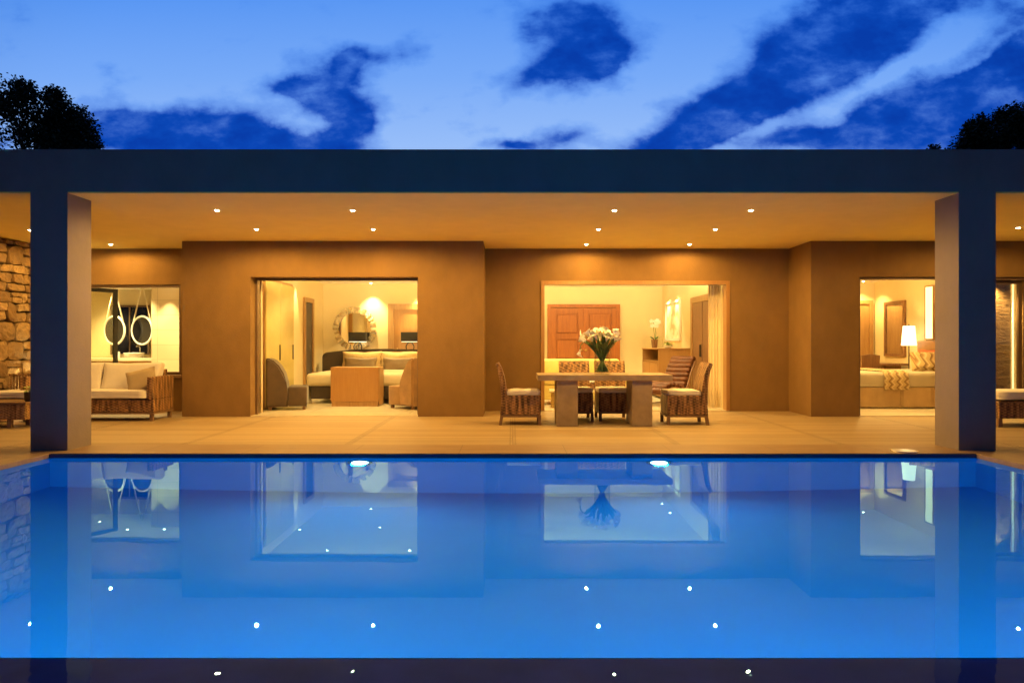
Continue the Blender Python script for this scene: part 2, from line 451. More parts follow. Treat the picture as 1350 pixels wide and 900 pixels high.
CLOUDS = [  # px, py, half-width, half-height, tilt(deg, + = right end up), weight
    (165, 172, 85, 34, 0, 1.0), (270, 172, 95, 34, 0, 1.05), (385, 190, 115, 24, -6, 1.0), (130, 150, 40, 18, 0, .6),
    (492, 70, 66, 22, 8, .78), (436, 132, 52, 44, -30, 1.0), (468, 152, 36, 24, 0, .95), (372, 121, 36, 13, 0, .7), (400, 118, 36, 16, -14, .7), (462, 88, 26, 24, 0, .6),
    (748, 14, 72, 32, 0, .8), (778, 56, 48, 50, 0, .9), (740, 92, 100, 24, 15, 1.1), (705, 50, 34, 26, 0, .5), (800, 74, 26, 24, 0, .7),
    (737, 180, 48, 14, 10, .85), (678, 195, 42, 9, 0, .9),
    (1110, 40, 130, 46, 20, 1.1), (1165, 62, 80, 44, 10, 1.0), (1010, 122, 110, 42, 26, 1.1), (945, 137, 60, 20, 18, .9), (1195, 0, 110, 26, 0, .9),
    (1190, 180, 190, 38, 2, 1.1), (1140, 130, 110, 42, 0, .42), (1265, 125, 110, 44, 15, .5), (1335, 45, 60, 34, 20, .6), (1320, 150, 90, 42, 0, .85), (1290, 95, 70, 24, 24, .5), (1240, 62, 78, 28, 22, -.62), (398, 160, 50, 10, 4, -.6), (1180, 98, 90, 8, 28, -.5), (1300, 70, 70, 8, 30, -.5), (1060, 70, 50, 9, 34, -.4), (1225, 150, 60, 8, 14, -.5), (1098, 152, 44, 15, 22, -.75), (1005, 170, 70, 14, 22, -.9), (1150, 108, 55, 13, 24, -.5), (1325, 112, 50, 12, 24, -.5), (1060, 105, 26, 12, 30, -.35),
    (890, 188, 80, 17, 8, .95), (960, 178, 70, 18, 0, .5), (1085, 165, 80, 30, 20, .35),
    (1420, 90, 120, 90, 0, .9), (-60, 190, 90, 20, 0, .8), (-160, 60, 120, 40, 10, .9), (600, -140, 200, 60, 8, .9), (1000, -120, 160, 60, 8, .9), (200, -160, 160, 50, -8, .9),
]
dens = None
for (px, py, a, b_, tl, wt) in CLOUDS:
    mp = t.mapping(uvw, loc=((px - 676) / F, (453 - py) / F, 0), rot=(0, 0, R(tl)), scale=(a / F, b_ / F, 1), typ='TEXTURE')
    ln = t.new('ShaderNodeVectorMath', operation='DOT_PRODUCT'); t.link(mp, ln.inputs[0]); t.link(mp, ln.inputs[1])
    g = t.m('MULTIPLY', t.m('EXPONENT', t.m('MULTIPLY', ln.outputs['Value'], -.9)), wt)
    dens = g if dens is None else t.m('MAXIMUM', dens, g) if False else t.m('ADD', dens, g)
det = t.noise(t.mapping(uv, rot=(0, 0, R(-14)), scale=(.9, 1.55, 1)), 12, 9, .58)
det2 = t.noise(t.mapping(uv, scale=(1, 1.3, 1), loc=(3, 1, 0)), 30, 6, .6)
core = t.m('MAXIMUM', t.m('MINIMUM', dens, 1.02), 0.0)
d = t.m('ADD', core, t.m('MULTIPLY', t.m('MULTIPLY', t.m('SUBTRACT', det, .5), 2.0), t.m("MULTIPLY_ADD", core, -.32, 1.0)))
d = t.m('ADD', d, t.m('MULTIPLY', t.m('SUBTRACT', det2, .5), .15))
d = t.m('MULTIPLY', d, .75)
alpha = t.ramp(d, [(.10, 0.0), (.38, .42), (.80, 1.0)], 'EASE')
ccol = t.ramp(d, [(.25, (.08, .28, .90)), (.45, (.015, .155, .74)), (.64, (.003, .085, .56)), (.90, (.001, .045, .40))])
col = t.mix(alpha, grad, ccol)
# away from the afterglow (behind the camera) the dusk sky is darker
az = t.m('MULTIPLY_ADD', dy, .5, .5)
fall = t.ramp(az, [(0, .12), (.5, .18), (.8, .8), (.9, 1.0)])
col = t.mix(1.0, col, fall, 'MULTIPLY')
skc = t.mix(.94, sky.outputs[0], col)
bg = t.new('ShaderNodeBackground'); t.link(skc, bg.inputs[0]); bg.inputs[1].default_value = 1.0
wo = t.new('ShaderNodeOutputWorld'); t.link(bg.outputs[0], wo.inputs[0])

# ------------------------------------------------------------------ camera
H = 1.22
cam = bpy.data.cameras.new('camera'); co = bpy.data.objects.new('camera', cam); COL.objects.link(co)
co.location = (0, 0, H); co.rotation_euler = (PI / 2, 0, 0)
cam.sensor_width = 36; cam.lens = 24.64; cam.shift_y = 3 / 1350; cam.shift_x = -1 / 1350
cam.clip_start = .05; cam.clip_end = 3000
scn.camera = co
def P(px, py, Y): return Vector(((px - 676) / F * Y, Y, H + (453 - py) / F * Y))

# ------------------------------------------------------------------ lights
def spot(name, loc, target, power, color, angle=110, blend=.7, rad=.04, parent=None):
    l = bpy.data.lights.new(name, 'SPOT'); l.energy = power; l.color = color; l.spot_size = R(angle); l.spot_blend = blend; l.shadow_soft_size = rad
    o = bpy.data.objects.new(name, l); COL.objects.link(o)
    o.location = loc
    o.rotation_euler = (Vector(target) - Vector(loc)).to_track_quat('-Z', 'Y').to_euler()
    return o

# ------------------------------------------------------------------ ground, pool, deck
HW = 5.14; PY0, PY1 = 2.84, 7.78; WZ = -.045
def sheet(bm, x0, x1, y0, y1, z):
    bm.faces.new([bm.verts.new(p) for p in ((x0, y0, z), (x1, y0, z), (x1, y1, z), (x0, y1, z))])
b = BM(); G = 1500
for (x0, x1, y0, y1) in ((-G, -5.6, -G, G), (5.6, G, -G, G), (-5.6, 5.6, -G, 2.0), (-5.6, 5.6, 8.2, G)): sheet(b, x0, x1, y0, y1, -.62)
bmesh.ops.remove_doubles(b, verts=b.verts, dist=1e-4)
tag(obj('ground', b, M['soil']), 'dark dry ground around the villa', None, None, 'structure')

b = BM()
for (x0, x1, y0, y1) in ((-14, 14, 8.47, 13.05), (-14, -HW - .69, 1.6, 8.47), (HW + .69, 14, 1.6, 8.47)): box(b, x0, x1, y0, y1, -.6, 0)
tag(obj('deck', b, M['deck']), 'pale timber deck between the pool and the villa', None, None, 'structure')
b = BM()
box(b, -HW - .69, HW + .69, PY1, 8.47, -.6, .004, .006, 2)
for s in (-1, 1): box(b, min(s * HW, s * (HW + .69)), max(s * HW, s * (HW + .69)), 2.0, PY1, -.6, .004, .006, 2)
tag(obj('pool_coping', b, M['coping']), 'beige stone coping around the pool', None, None, 'structure')

b = BM()   # basin: floor, far wall, side walls, near wall
D = -1.75
def quad(bm, *ps): bm.faces.new([bm.verts.new(p) for p in ps])
e = .003
x0, x1, y0, y1 = -HW + e, HW - e, PY0, PY1 - e
quad(b, (x0, y0, D), (x1, y0, D), (x1, y1, D), (x0, y1, D))
quad(b, (x0, y1, D), (x1, y1, D), (x1, y1, -.06), (x0, y1, -.06))
quad(b, (x0, y0, D), (x0, y1, D), (x0, y1, -.06), (x0, y0, -.06))
quad(b, (x1, y0, D), (x1, y1, D), (x1, y1, -.06), (x1, y0, -.06))
quad(b, (x0, y0, D), (x1, y0, D), (x1, y0, -.06), (x0, y0, -.06))
bmesh.ops.remove_doubles(b, verts=b.verts, dist=1e-4)
tag(obj('pool', b, M['pool']), 'blue plastered swimming pool basin', None, None, 'structure')
tag(obj('pool_ledge', bx(-HW + e, HW - e, 2.05, PY0 - .002, -1.8, -.062, .012), M['wet_stone']), 'dark wet stone ledge of the overflow edge', None, None, 'structure')
b = BM()
sheet(b, x0 + .001, x1 - .001, 2.06, y1 - .001, WZ)
tag(obj('water', b, M['water']), 'still pool water mirroring the lit villa', None, None, 'structure')
tag(obj('waterline_trim', bx(-HW, HW, PY1 - .012, PY1 - .0035, -.06, -.006), M['trim_blue']), 'dark trim along the far waterline', None, None, 'structure')

PLC = (.001, .49, .93)
for px, nm in ((470, 'left of the dining table, nearer the bed'), (873, 'below the right-hand dining chair')):
    X = (px - 676) / F * 7.6
    p_ = thing('pool_light', 'round underwater pool lamp glowing blue-white, ' + nm, 'pool light', (X, PY1 - .03, -.33), 0, 'underwater lamps in the far pool wall')
    obj('lens', lathe(BM(), [(0, -.05), (.055, -.042), (.075, -.012), (.10, .02)], (X, PY1 - .03, -.33), 24, 'Y'), M['pool_lens'], p_, smooth=True)
    obj('trim_ring', lathe(BM(), [(.105, .012), (.13, .0), (.14, .024), (.105, .024)], (X, PY1 - .03, -.33), 24, 'Y'), M['chrome'], p_, smooth=True)
    spot('pool_lamp', (X, PY1 - .1, -.33), (X, 3.5, -1.2), 110, PLC, 165, .6, .08)
for X in (-4.2, -1.4, 1.4, 4.2):  # unseen lamps in the near wall, added to even out the pool glow
    spot('pool_lamp', (X, PY0 + .08, -.42), (X, 6.0, -1.7), 150, PLC, 165, .6, .08)

# ------------------------------------------------------------------ house
house = thing('house', 'flat-roofed single-storey villa with ochre porch walls and open lit rooms', 'house', (0, 11.75, 0))
ZC = 2.952; ZR = 3.436; TH = .35
obj('roof', bx(-16, 16, 8.0, 19.4, ZC + .004, ZR), M['frame_wall'], house)
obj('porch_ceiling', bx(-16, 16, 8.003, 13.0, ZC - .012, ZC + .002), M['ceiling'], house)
obj('column', bx(-5.506, -5.082, 8.0, 8.45, .002, ZC + .003, .0), M['frame_wall'], house)
obj('column', bx(5.09, 5.515, 8.0, 8.45, .002, ZC + .003, .0), M['frame_wall'], house)

def facade(x0, x1, y, ox0, ox1, oz0, oz1, name='facade_wall'):
    b = BM()
    box(b, x0, ox0, y, y + TH, 0, ZC - .012); box(b, ox1, x1, y, y + TH, 0, ZC - .012)
    box(b, ox0, ox1, y, y + TH, oz1, ZC - .012)
    if oz0 > 0: box(b, ox0, ox1, y, y + TH, 0, oz0)
    return b
XL, XR, YB, YR = -5.544, -.496, 11.75, 12.7
obj('facade_wall', facade(-8.7, XL - .002, YR, -8.2, -6.02, .66, 2.29), M['wall'], house)
b = facade(XL, XR, YB, -4.40, -1.59, 0, 2.34)
box(b, XL, XL + .3, YB + TH, YR + TH, 0, ZC - .012); box(b, XR - .3, XR, YB + TH, YR + TH, 0, ZC - .012)
obj('facade_wall', b, M['wall'], house)
obj('facade_wall', facade(XR + .002, 5.0 - .002, YR, .51, 3.93, 0, 2.36), M['wall'], house)
b = facade(5.0, 14, YB, 5.81, 8.70, 0, 2.34)
box(b, 5.0, 5.3, YB + TH, YR + TH, 0, ZC - .012)
obj('facade_wall', b, M['wall'], house)

# room shells
def room(x0, x1, y0, y1, zc, nm, back=M['int_wall'], open_left=None):
    f = obj('room_floor', bx(x0 - .1, x1 + .1, y0, y1 + .1, -.05, .006), M['int_floor'], house)
    c = obj('room_ceiling', bx(x0 - .1, x1 + .1, y0, y1 + .1, zc, zc + .1), M['int_ceiling'], house)
    b = BM()
    box(b, x0 - .1, x1 + .1, y1, y1 + .1, .006, zc)
    box(b, x0 - .1, x0, y0, y1, .006, zc); box(b, x1, x1 + .1, y0, y1, .006, zc)
    return obj('interior_wall', b, back, house)
room(-10.2, -5.75, YR + TH + .002, 15.3, 2.40, 'bath')
room(-4.68, -.90, YB + TH + .002, 17.3, 2.70, 'bed')
room(-.3, 3.95, YR + TH + .002, 18.5, 2.72, 'living')
room(5.35, 8.75, YB + TH + .002, 16.95, 2.70, 'guest')
# strips of floor at the thresholds
for (a, c, y, e_) in ((-4.40, -1.59, YB, TH), (.51, 3.93, YR, TH), (5.81, 8.70, YB, TH)):
    obj('threshold', bx(a, c, y + .02, y + e_, -.02, .012), M['counter'], house)

def opening_frame(x0, x1, y, z0, z1, w=.055, d=.12, sill=False, inset=.0):
    b = BM()
    box(b, x0 + .002, x0 + w, y + inset, y + d + inset, z0 + .002, z1 - .002); box(b, x1 - w, x1 - .002, y + inset, y + d + inset, z0 + .002, z1 - .002)
    box(b, x0 + w, x1 - w, y + inset, y + d + inset, z1 - w, z1 - .002)
    if sill: box(b, x0 + w, x1 - w, y + inset, y + d + inset, z0 + .002, z0 + w)
    return b
obj('window_frame', opening_frame(-8.2, -6.02, YR, .66, 2.29, .05, .10, True, .05), M['bronze'], house)
obj('window_sill', bx(-8.25, -5.98, YR - .04, YR + .04, .60, .655, .006), M['coping'], house)
obj('door_frame', opening_frame(-4.40, -1.59, YB, .012, 2.34, .04, .10, False, .22), M['bronze'], house)
obj('door_frame', opening_frame(.51, 3.93, YR, .012, 2.36, .065, .20, False, -.02), M['tan_panel'], house)
obj('door_frame', opening_frame(5.81, 8.70, YB, .012, 2.34, .04, .10, False, .05), M['bronze'], house)
# stacked sliding leaf at the bedroom's left jamb and the living room's right jamb
def leaf(x0, x1, y, z0, z1, w=.06, mt=M['bronze'], th=.05):
    o = obj('sliding_door', merge(bx(x0, x0 + w, y, y + th, z0, z1), bx(x1 - w, x1, y, y + th, z0, z1), bx(x0 + w, x1 - w, y, y + th, z1 - w, z1), bx(x0 + w, x1 - w, y, y + th, z0, z0 + w)), mt, house)
    obj('pane', bx(x0 + w, x1 - w, y + .02, y + .03, z0 + w, z1 - w), M['glass'], o)
    return o
leaf(7.70, 8.655, YB + .16, .014, 2.295, .06)
obj('cladding_panel', bx(7.72, 8.62, YB + .38, YB + .46, .014, 2.33, .01), M['dark_rock'], house)
tag(obj('light_strip', bx(8.625, 8.645, YB + .34, YB + .36, .014, 2.3), M['lit_strip'], house))

# bathroom casement, swung in
def casement():
    a = Vector((-7.9, 12.8)); c = Vector((-7.56, 13.42)); dd = (c - a).normalized(); L = (c - a).length
    nrm = Vector((-dd.y, dd.x))
    def pb(s0, s1, n0, n1, z0, z1):
        bm = bx(0, 1, 0, 1, 0, 1)
        for v in bm.verts:
            s = s0 + (s1 - s0) * v.co.x; n = n0 + (n1 - n0) * v.co.y
            q = a + dd * s + nrm * n
            v.co = Vector((q.x, q.y, z0 + (z1 - z0) * v.co.z))
        return bm
    fr = obj('casement', merge(pb(0, .06, 0, .05, .70, 2.26), pb(L - .07, L, 0, .05, .70, 2.26), pb(.06, L - .07, 0, .05, 2.19, 2.26), pb(.06, L - .07, 0, .05, .70, .77)), M['dark_metal'], house)
    obj('pane', pb(.06, L - .07, .02, .03, .77, 2.19), M['glass_tint'], fr)
    tag(fr, 'dark framed glass casement swung into the bathroom')
casement()

# panelled double door at the back of the living room
def panelled_door(x0, x1, y, z1, mt, rows=3, lab=None):
    b = BM(); w = .13; box(b, x0, x1, y + .01, y + .04, .01, z1)
    n = rows; hz = (z1 - .16) / n
    box(b, x0, x0 + w, y - .03, y + .009, .01, z1); box(b, x1 - w, x1, y - .03, y + .009, .01, z1)
    for i in range(n + 1):
        z = .08 + i * hz; box(b, x0 + w + .002, x1 - w - .002, y - .028, y + .009, max(.01, z - .06), min(z1, z + .06))
    o = obj('door', b, mt, house)
    for i in range(n):
        z = .08 + i * hz; obj('panel', bx(x0 + w + .035, x1 - w - .035, y - .012, y + .008, z + .095, z + hz - .095, .008, 1), mt, o)
    return o
DY = 18.5; dl = panelled_door(1.0, 1.855, DY - .06, 2.16, M['red_wood']); dr = panelled_door(1.86, 2.73, DY - .06, 2.16, M['red_wood'])
obj('handle', lathe(BM(), [(.012, 0), (.03, .02), (.035, .05), (.0, .07)], (1.80, DY - .16, 1.05), 12, 'Y'), M['gold'], dl)
obj('handle', lathe(BM(), [(.012, 0), (.03, .02), (.035, .05), (.0, .07)], (1.92, DY - .16, 1.05), 12, 'Y'), M['gold'], dr)
def doorcase(x0, x1, y0, y1, z1, w, mt):
    return obj('door_case', merge(bx(x0 - w, x0, y0, y1, .008, z1 + w), bx(x1, x1 + w, y0, y1, .008, z1 + w), bx(x0, x1, y0, y1, z1, z1 + w)), mt, house)
doorcase(.998, 2.732, DY - .10, DY - .002, 2.17, .085, M['red_wood'])
# side door of the living room (in the right wall)
SX = 3.95
obj('door_case', merge(bx(SX - .05, SX - .002, 13.62, 13.76, .008, 2.22), bx(SX - .05, SX - .002, 15.25, 15.40, .008, 2.22), bx(SX - .05, SX - .002, 13.76, 15.25, 2.09, 2.22)), M['oak'], house)
sd = obj('door', merge(bx(SX - .025, SX - .003, 13.76, 14.50, .008, 2.09), bx(SX - .035, SX - .003, 14.505, 15.25, .008, 2.09, .004)), M['walnut'], house)
obj('handle', bx(SX - .075, SX - .037, 14.55, 14.575, .95, 1.2, .004), M['dark_metal'], sd)
# bedroom: door on the back wall, doorway and cupboards in the left wall
BW = 17.3
doorcase(-2.93, -1.98, BW - .07, BW - .002, 2.06, .14, M['oak'])
bd = obj('door', bx(-2.93, -1.98, BW - .035, BW - .004, .01, 2.06), M['tan_panel'], house)
obj('handle', bx(-2.85, -2.83, BW - .08, BW - .037, .95, 1.12), M['gold'], bd)
obj('door_case', merge(bx(-4.678, -4.63, 15.62, 15.72, .008, 2.26), bx(-4.678, -4.63, 16.26, 16.36, .008, 2.26), bx(-4.678, -4.63, 15.72, 16.26, 2.16, 2.26)), M['oak'], house)
obj('door', bx(-4.678, -4.66, 15.72, 16.26, .008, 2.16), M['dark_uphol'], house)  # dark sheet; the shade of a dark doorway is put into its colour
# guest room back door and headboard wall
doorcase(8.05, 8.60, 16.88, 16.948, 2.18, .08, M['oak'])
obj('door', bx(8.05, 8.60, 16.91, 16.946, .01, 2.18), M['oak'], house)
# bathroom partition with tiles, mirror wall, dark window
obj('tiled_wall', bx(-7.32, -5.752, 14.2, 14.35, .008, 2.398), M['tiles'], house)

# downlights ------------------------------------------------
def downlight(x, y, z, label, power, color, group, angle=125, r=.03, tgt=None, blend=.75):
    p_ = thing('recessed_downlight', label, 'downlight', (x, y, z), 0, group)
    obj('trim_ring', lathe(BM(), [(r + .002, -.004), (r + .02, -.006), (r + .024, -.001), (r + .002, -.001)], (0, 0, 0), 20), M['white_trim'], p_, local=True, smooth=True)
    obj('lens', lathe(BM(), [(0, -.018), (r * .6, -.015), (r, -.007), (r, -.001)], (0, 0, 0), 20), M['lens'], p_, local=True, smooth=True)
    if power: spot('downlight_lamp', (x, y, z - .024), tgt or (x, y, 0), power, color, angle, blend, .016)
G1 = 'round downlights recessed in the porch ceiling'; ZD = ZC - .012
rows = [(9.04, [(286, 'front row, far left, over the open deck'), (465, 'front row, above the bedroom opening'), (810, 'front row, above the vase'), (990, 'front row, far right')]),
        (10.53, [(338, 'middle row, above the left end of the bedroom wall'), (492, 'middle row, above the oval mirror'), (789, 'middle row, above the bouquet'), (943, 'middle row, above the curtain')]),
        (12.12, [(146, 'alone over the wicker sofa'), (773, 'back row, left above the living room'), (909, 'back row, right above the living room')])]
for Y, lst in rows:
    for px, lab in lst:
        downlight((px - 676) / F * Y, Y, ZD, 'glowing downlight in the porch ceiling, ' + lab, {9.04: 140, 10.53: 185, 12.12: 84}[Y], AMBER, G1, 178, .026, None, .3)
downlight(-7.3, 10.6, ZD, 'glowing downlight in the porch ceiling at the stone wall, left of the left column', 120, AMBER, G1, 178, .026, None, .3)
downlight(7.5, 10.4, ZD, 'glowing downlight in the porch ceiling right of the right column', 120, AMBER, G1, 178, .026, None, .3)
G2 = 'small downlights in the ceilings of the rooms'
def inl(x, y, z, lab, p=60, tgt=None, ang=120, c=YEL): downlight(x, y, z, 'small warm downlight in ' + lab, p * 4.2, c, G2, ang, .022, tgt)
inl(-3.45, 17.05, 2.70, 'the bedroom ceiling above the oval mirror', 85, None, 84, BEDC); inl(-2.2, 17.05, 2.70, 'the bedroom ceiling above the back door', 85, None, 84, BEDC)
inl(-4.58, 15.1, 2.70, 'the bedroom ceiling along the left wall', 50, None, 42, BEDC)
inl(-3.6, 13.6, 2.70, 'the bedroom ceiling over the left armchair', 32, None, 120, BEDC); inl(-2.0, 13.6, 2.70, 'the bedroom ceiling over the right armchair', 32, None, 120, BEDC); inl(-2.9, 15.3, 2.70, 'the bedroom ceiling over the bed', 32, None, 120, BEDC)
inl(3.75, 17.6, 2.72, 'the living room ceiling over the picture, far one', 60, None, 62); inl(3.75, 16.7, 2.72, 'the living room ceiling over the picture, near one', 60, None, 62)
for i, (x, y, lab) in enumerate(((.6, 14.2, 'over the yellow sofa, left'), (2.3, 14.2, 'behind the dining chairs'), (.6, 16.6, 'before the double door, left'), (2.3, 16.6, 'before the double door, right'))):
    inl(x, y, 2.72, 'the living room ceiling ' + lab, 44)
inl(-8.3, 12.07, 2.40, 'x', 0) if False else None; inl(8.2, 12.03, 2.336, 'the opening head behind the glazed leaf, added to light the cladding panel', 60, None, 120, GUEST); inl(-9.3, 13.9, 2.40, 'the bathroom ceiling behind the casement, added to brighten the room', 50); inl(-8.6, 14.6, 2.40, 'the bathroom ceiling over the left ring mirror', 60); inl(-7.7, 14.0, 2.40, 'the bathroom ceiling over the basin', 60)  # glazed-leaf and casement downlights are added to brighten panel and bathroom
inl(-6.95, 13.98, 2.40, 'the bathroom ceiling against the tiled wall', 30, None, 70); inl(-6.2, 13.5, 2.40, 'the bathroom ceiling by the window jamb', 50)
inl(6.6, 13.2, 2.70, 'the guest bedroom ceiling over the foot of the bed', 60, None, 120, GUEST); inl(7.2, 15.6, 2.70, 'the guest bedroom ceiling behind the bed', 60, None, 120, GUEST); inl(8.3, 16.6, 2.70, 'the guest bedroom ceiling at the back door', 36, None, 120, GUEST)

def added_cove(x0, x1, y, z, power, c):  # out of view above the openings, added to brighten the room ceilings
    o = obj('unseen_cove', merge(bx(x0, x1, y, y + .12, z, z + .02), bx(x0, x1, y + .10, y + .12, z + .022, z + .04)), M['int_ceiling'], house)
    l = bpy.data.lights.new('unseen_cove_lamp', 'AREA'); l.shape = 'RECTANGLE'; l.size = x1 - x0 - .1; l.size_y = .05; l.energy = power; l.color = c; l.spread = R(150)
    lo = bpy.data.objects.new('unseen_cove_lamp', l); COL.objects.link(lo); lo.location = ((x0 + x1) / 2, y + .05, z + .06); lo.rotation_euler = (PI - R(42), 0, 0)
added_cove(-4.5, -1.0, YB + TH + .004, 2.44, 260, BEDC)
added_cove(-.2, 3.6, YR + TH + .004, 2.44, 330, YEL)
added_cove(5.6, 8.4, YB + TH + .004, 2.44, 160, GUEST)
def added_side_cove(x, sgn, y0, y1, z, power, c):  # on walls out of view, added to light the ceilings deeper into the rooms
    xa, xb = sorted((x, x + sgn * .12)); xc, xd = sorted((x + sgn * .10, x + sgn * .12))
    obj('unseen_cove', merge(bx(xa, xb, y0, y1, z, z + .02), bx(xc, xd, y0, y1, z + .022, z + .04)), M['int_ceiling'], house)
    l = bpy.data.lights.new('unseen_cove_lamp', 'AREA'); l.shape = 'RECTANGLE'; l.size = .05; l.size_y = y1 - y0 - .1; l.energy = power; l.color = c; l.spread = R(160)
    lo = bpy.data.objects.new('unseen_cove_lamp', l); COL.objects.link(lo); lo.location = (x + sgn * .05, (y0 + y1) / 2, z + .06); lo.rotation_euler = (0, PI + sgn * R(-36), 0)
added_side_cove(-.902, -1, 12.3, 17.2, 2.36, 1050, BEDC)
added_side_cove(-.298, 1, 13.3, 18.4, 2.38, 1150, YEL)
added_side_cove(5.352, 1, 12.3, 16.8, 2.36, 680, GUEST)

# ------------------------------------------------------------------ stone wall and uplight
def stone_wall():
    root = thing('stone_wall', 'rough honey-coloured fieldstone wall lit from below, beyond the left column', 'wall', (-8.5, 11.3, 0))
    obj('core', bx(-8.68, -8.36, 9.8, 12.698, 0, ZC - .014), M['mortar'], root)
    bm = BM(); lay = bm.loops.layers.float_color.new('tone')
    rnd = random.Random(5); z = .0
    while z < ZC - .05:
        h = rnd.uniform(.10, .33); h = min(h, ZC - .02 - z)
        y = 9.8
        while y < 12.69:
            L = rnd.uniform(.12, .42); L = min(L, 12.695 - y)
            if L < .05: break
            sub = [(z, h)] if rnd.random() < .4 or h < .17 else [(z, h * .55), (z + h * .55, h * .45)]
            for (zz, hh) in sub:
                g = .009; d = rnd.uniform(.03, .10)
                b2 = bx(-8.38, -8.36 + .05 + d, y + g, y + L - g, zz + g, zz + hh - g)
                bmesh.ops.subdivide_edges(b2, edges=b2.edges[:], cuts=5, use_grid_fill=True)
                cy, cz = y + L / 2, zz + hh / 2; sd_ = rnd.uniform(0, 99); jy, jz = rnd.uniform(-.2, .2), rnd.uniform(-.22, .22)
                tone = rnd.random()
                for v in b2.verts:
                    a_ = (v.co.y - cy) / (L / 2); c_ = (v.co.z - cz) / (hh / 2)
                    k = max(abs(a_), abs(c_))
                    if v.co.x > -8.33: v.co.x -= .04 * k ** 16
                    cr = max(0, abs(a_) + abs(c_) - 1.45)
                    v.co.y -= a_ * cr * L * .16; v.co.z -= c_ * cr * hh * .16
                    v.co.z += a_ * jz * hh * .3; v.co.y += c_ * jy * L * .2
                    nn = noise.noise_vector(v.co * 7 + Vector((sd_, 0, 0)))
                    v.co += Vector((nn.x * .03, nn.y * .016, nn.z * .016)); n3 = noise.noise_vector(v.co * 21); v.co += Vector((n3.x * .018, n3.y * .007, n3.z * .007))
                me = bpy.data.meshes.new('tmp'); b2.to_mesh(me); b2.free()
                n0 = len(bm.faces); bm.from_mesh(me); bpy.data.meshes.remove(me); bm.faces.ensure_lookup_table()
                for f in bm.faces[n0:]:
                    for lp in f.loops: lp[lay] = (tone, tone, tone, 1)
            y += L
        z += h
    o = obj('stone_facing', bm, M['stone'], root)
stone_wall()
up = thing('ground_uplight', 'small ground lamp washing up the fieldstone wall', 'uplight', (-8.0, 11.4, 0))
obj('lens', lathe(BM(), [(.05, .006), (.0, .009)], (0, 0, 0), 20), M['lens'], up, local=True)
obj('trim_ring', lathe(BM(), [(.052, .004), (.075, .008), (.08, .0)], (0, 0, 0), 20), M['chrome'], up, local=True)
spot('uplight_lamp', (-8.02, 11.4, .05), (-8.3, 11.5, 2.0), 230, YEL, 110, .8, .05)

# ------------------------------------------------------------------ outdoor furniture
def wicker_sofa():
    x0, x1, y0, y1 = -7.75, -5.656, 11.02, 11.70
    r = thing('wicker_sofa', 'brown wicker outdoor sofa with white cushions beneath the bathroom window', 'sofa', ((x0 + x1) / 2, (y0 + y1) / 2, 0))
    obj('base', bx(x0, x1 - .002, y0 + .02, y1, .14, .34, .012), M['wicker'], r)
    obj('backrest', bx(x0 + .1, x1 - .105, y1 - .10, y1 - .002, .342, .80, .012), M['wicker'], r)
    for (a, c) in ((x0, x0 + .10), (x1 - .10, x1)): obj('arm', bx(a, c, y0, y1, .342, .70, .014), M['wicker'], r)
    b = BM()
    for x in (x0 + .0, x1 - .05):
        box(b, x, x + .05, y0 + .0, y1, .11, .138)
    box(b, x0 + .05, x1 - .05, y0 + .02, y0 + .06, .11, .138)
    obj('frame', b, M['legs'], r)
    for x in (x0 + .02, x1 - .07):
        for y in (y0 + .03, y1 - .08): obj('leg', bx(x, x + .05, y, y + .05, .0, .11), M['legs'], r)
    L = x1 - x0 - .21; xc = (x0 + x1) / 2
    obj('seat_cushion', xf(cushion(L - .005, .6, .14, .22, cuts=14, seed=1, lump=.006), (xc, y0 + .29, .42)), M['canvas'], r, smooth=True)
    for i in range(2): obj('back_cushion', xf(cushion(L / 2 - .002, .46, .16, .2, cuts=12, seed=5 + i, lump=.008), (x0 + .105 + L * (i + .5) / 2, y1 - .20, .675), rx=R(76)), M['canvas'], r, smooth=True)
wicker_sofa()
tag(obj('scatter_pillow', xf(cushion(.44, .40, .13, .85, seed=3), (-5.97, 11.28, .615), rx=R(70), ry=R(-14), rz=R(12)), M['beige_fabric'], smooth=True), 'beige scatter pillow leaning in the corner of the wicker sofa', 'pillow')

r = thing('wicker_coffee_table', 'brown wicker outdoor table carrying the potted plant, left of the left column', 'table', (-7.55, 10.35, 0))
obj('tabletop', bx(-8.25, -7.02, 10.10, 10.62, .345, .375, .006), M['legs'], r)
obj('base', bx(-8.23, -7.04, 10.12, 10.60, .12, .343, .01), M['wicker_pale'], r)
for x in (-8.2, -7.32):
    for y in (10.14, 10.53): obj('leg', bx(x, x + .06, y, y + .05, 0, .118), M['legs'], r)
r = thing('potted_plant', 'small dark pot with lime green leaves on the wicker table beside the left column', 'plant', (-7.10, 10.33, .376))
obj('pot', lathe(BM(), [(.07, 0), (.085, .02), (.09, .13), (.082, .135), (.078, .11), (0, .105)], (0, 0, 0), 16), M['pot_dark'], r, local=True, smooth=True, ang=40)
b = BM(); rnd = random.Random(4)
for i in range(70):
    a = rnd.uniform(0, 2 * PI); q = Vector((math.cos(a), math.sin(a), 0)) * rnd.uniform(0, .12) + Vector((0, 0, .13 + rnd.uniform(0, .07)))
    dv = Vector((rnd.uniform(-1, 1), rnd.uniform(-1, 1), rnd.uniform(.1, 1))).normalized() * .045; sv = dv.cross(Vector((0, 0, 1))).normalized() * .018
    quad(b, q, q + dv * .5 + sv, q + dv, q + dv * .5 - sv)
obj('foliage', b, M['leaf_bright'], r, local=True)
r = thing('wicker_armchair', 'slat-backed wicker seat with a white cushion behind the wicker table', 'armchair', (-7.75, 11.05, 0))
obj('seat_base', bx(-8.2, -7.06, 10.86, 11.45, .13, .36, .01), M['wicker_pale'], r)
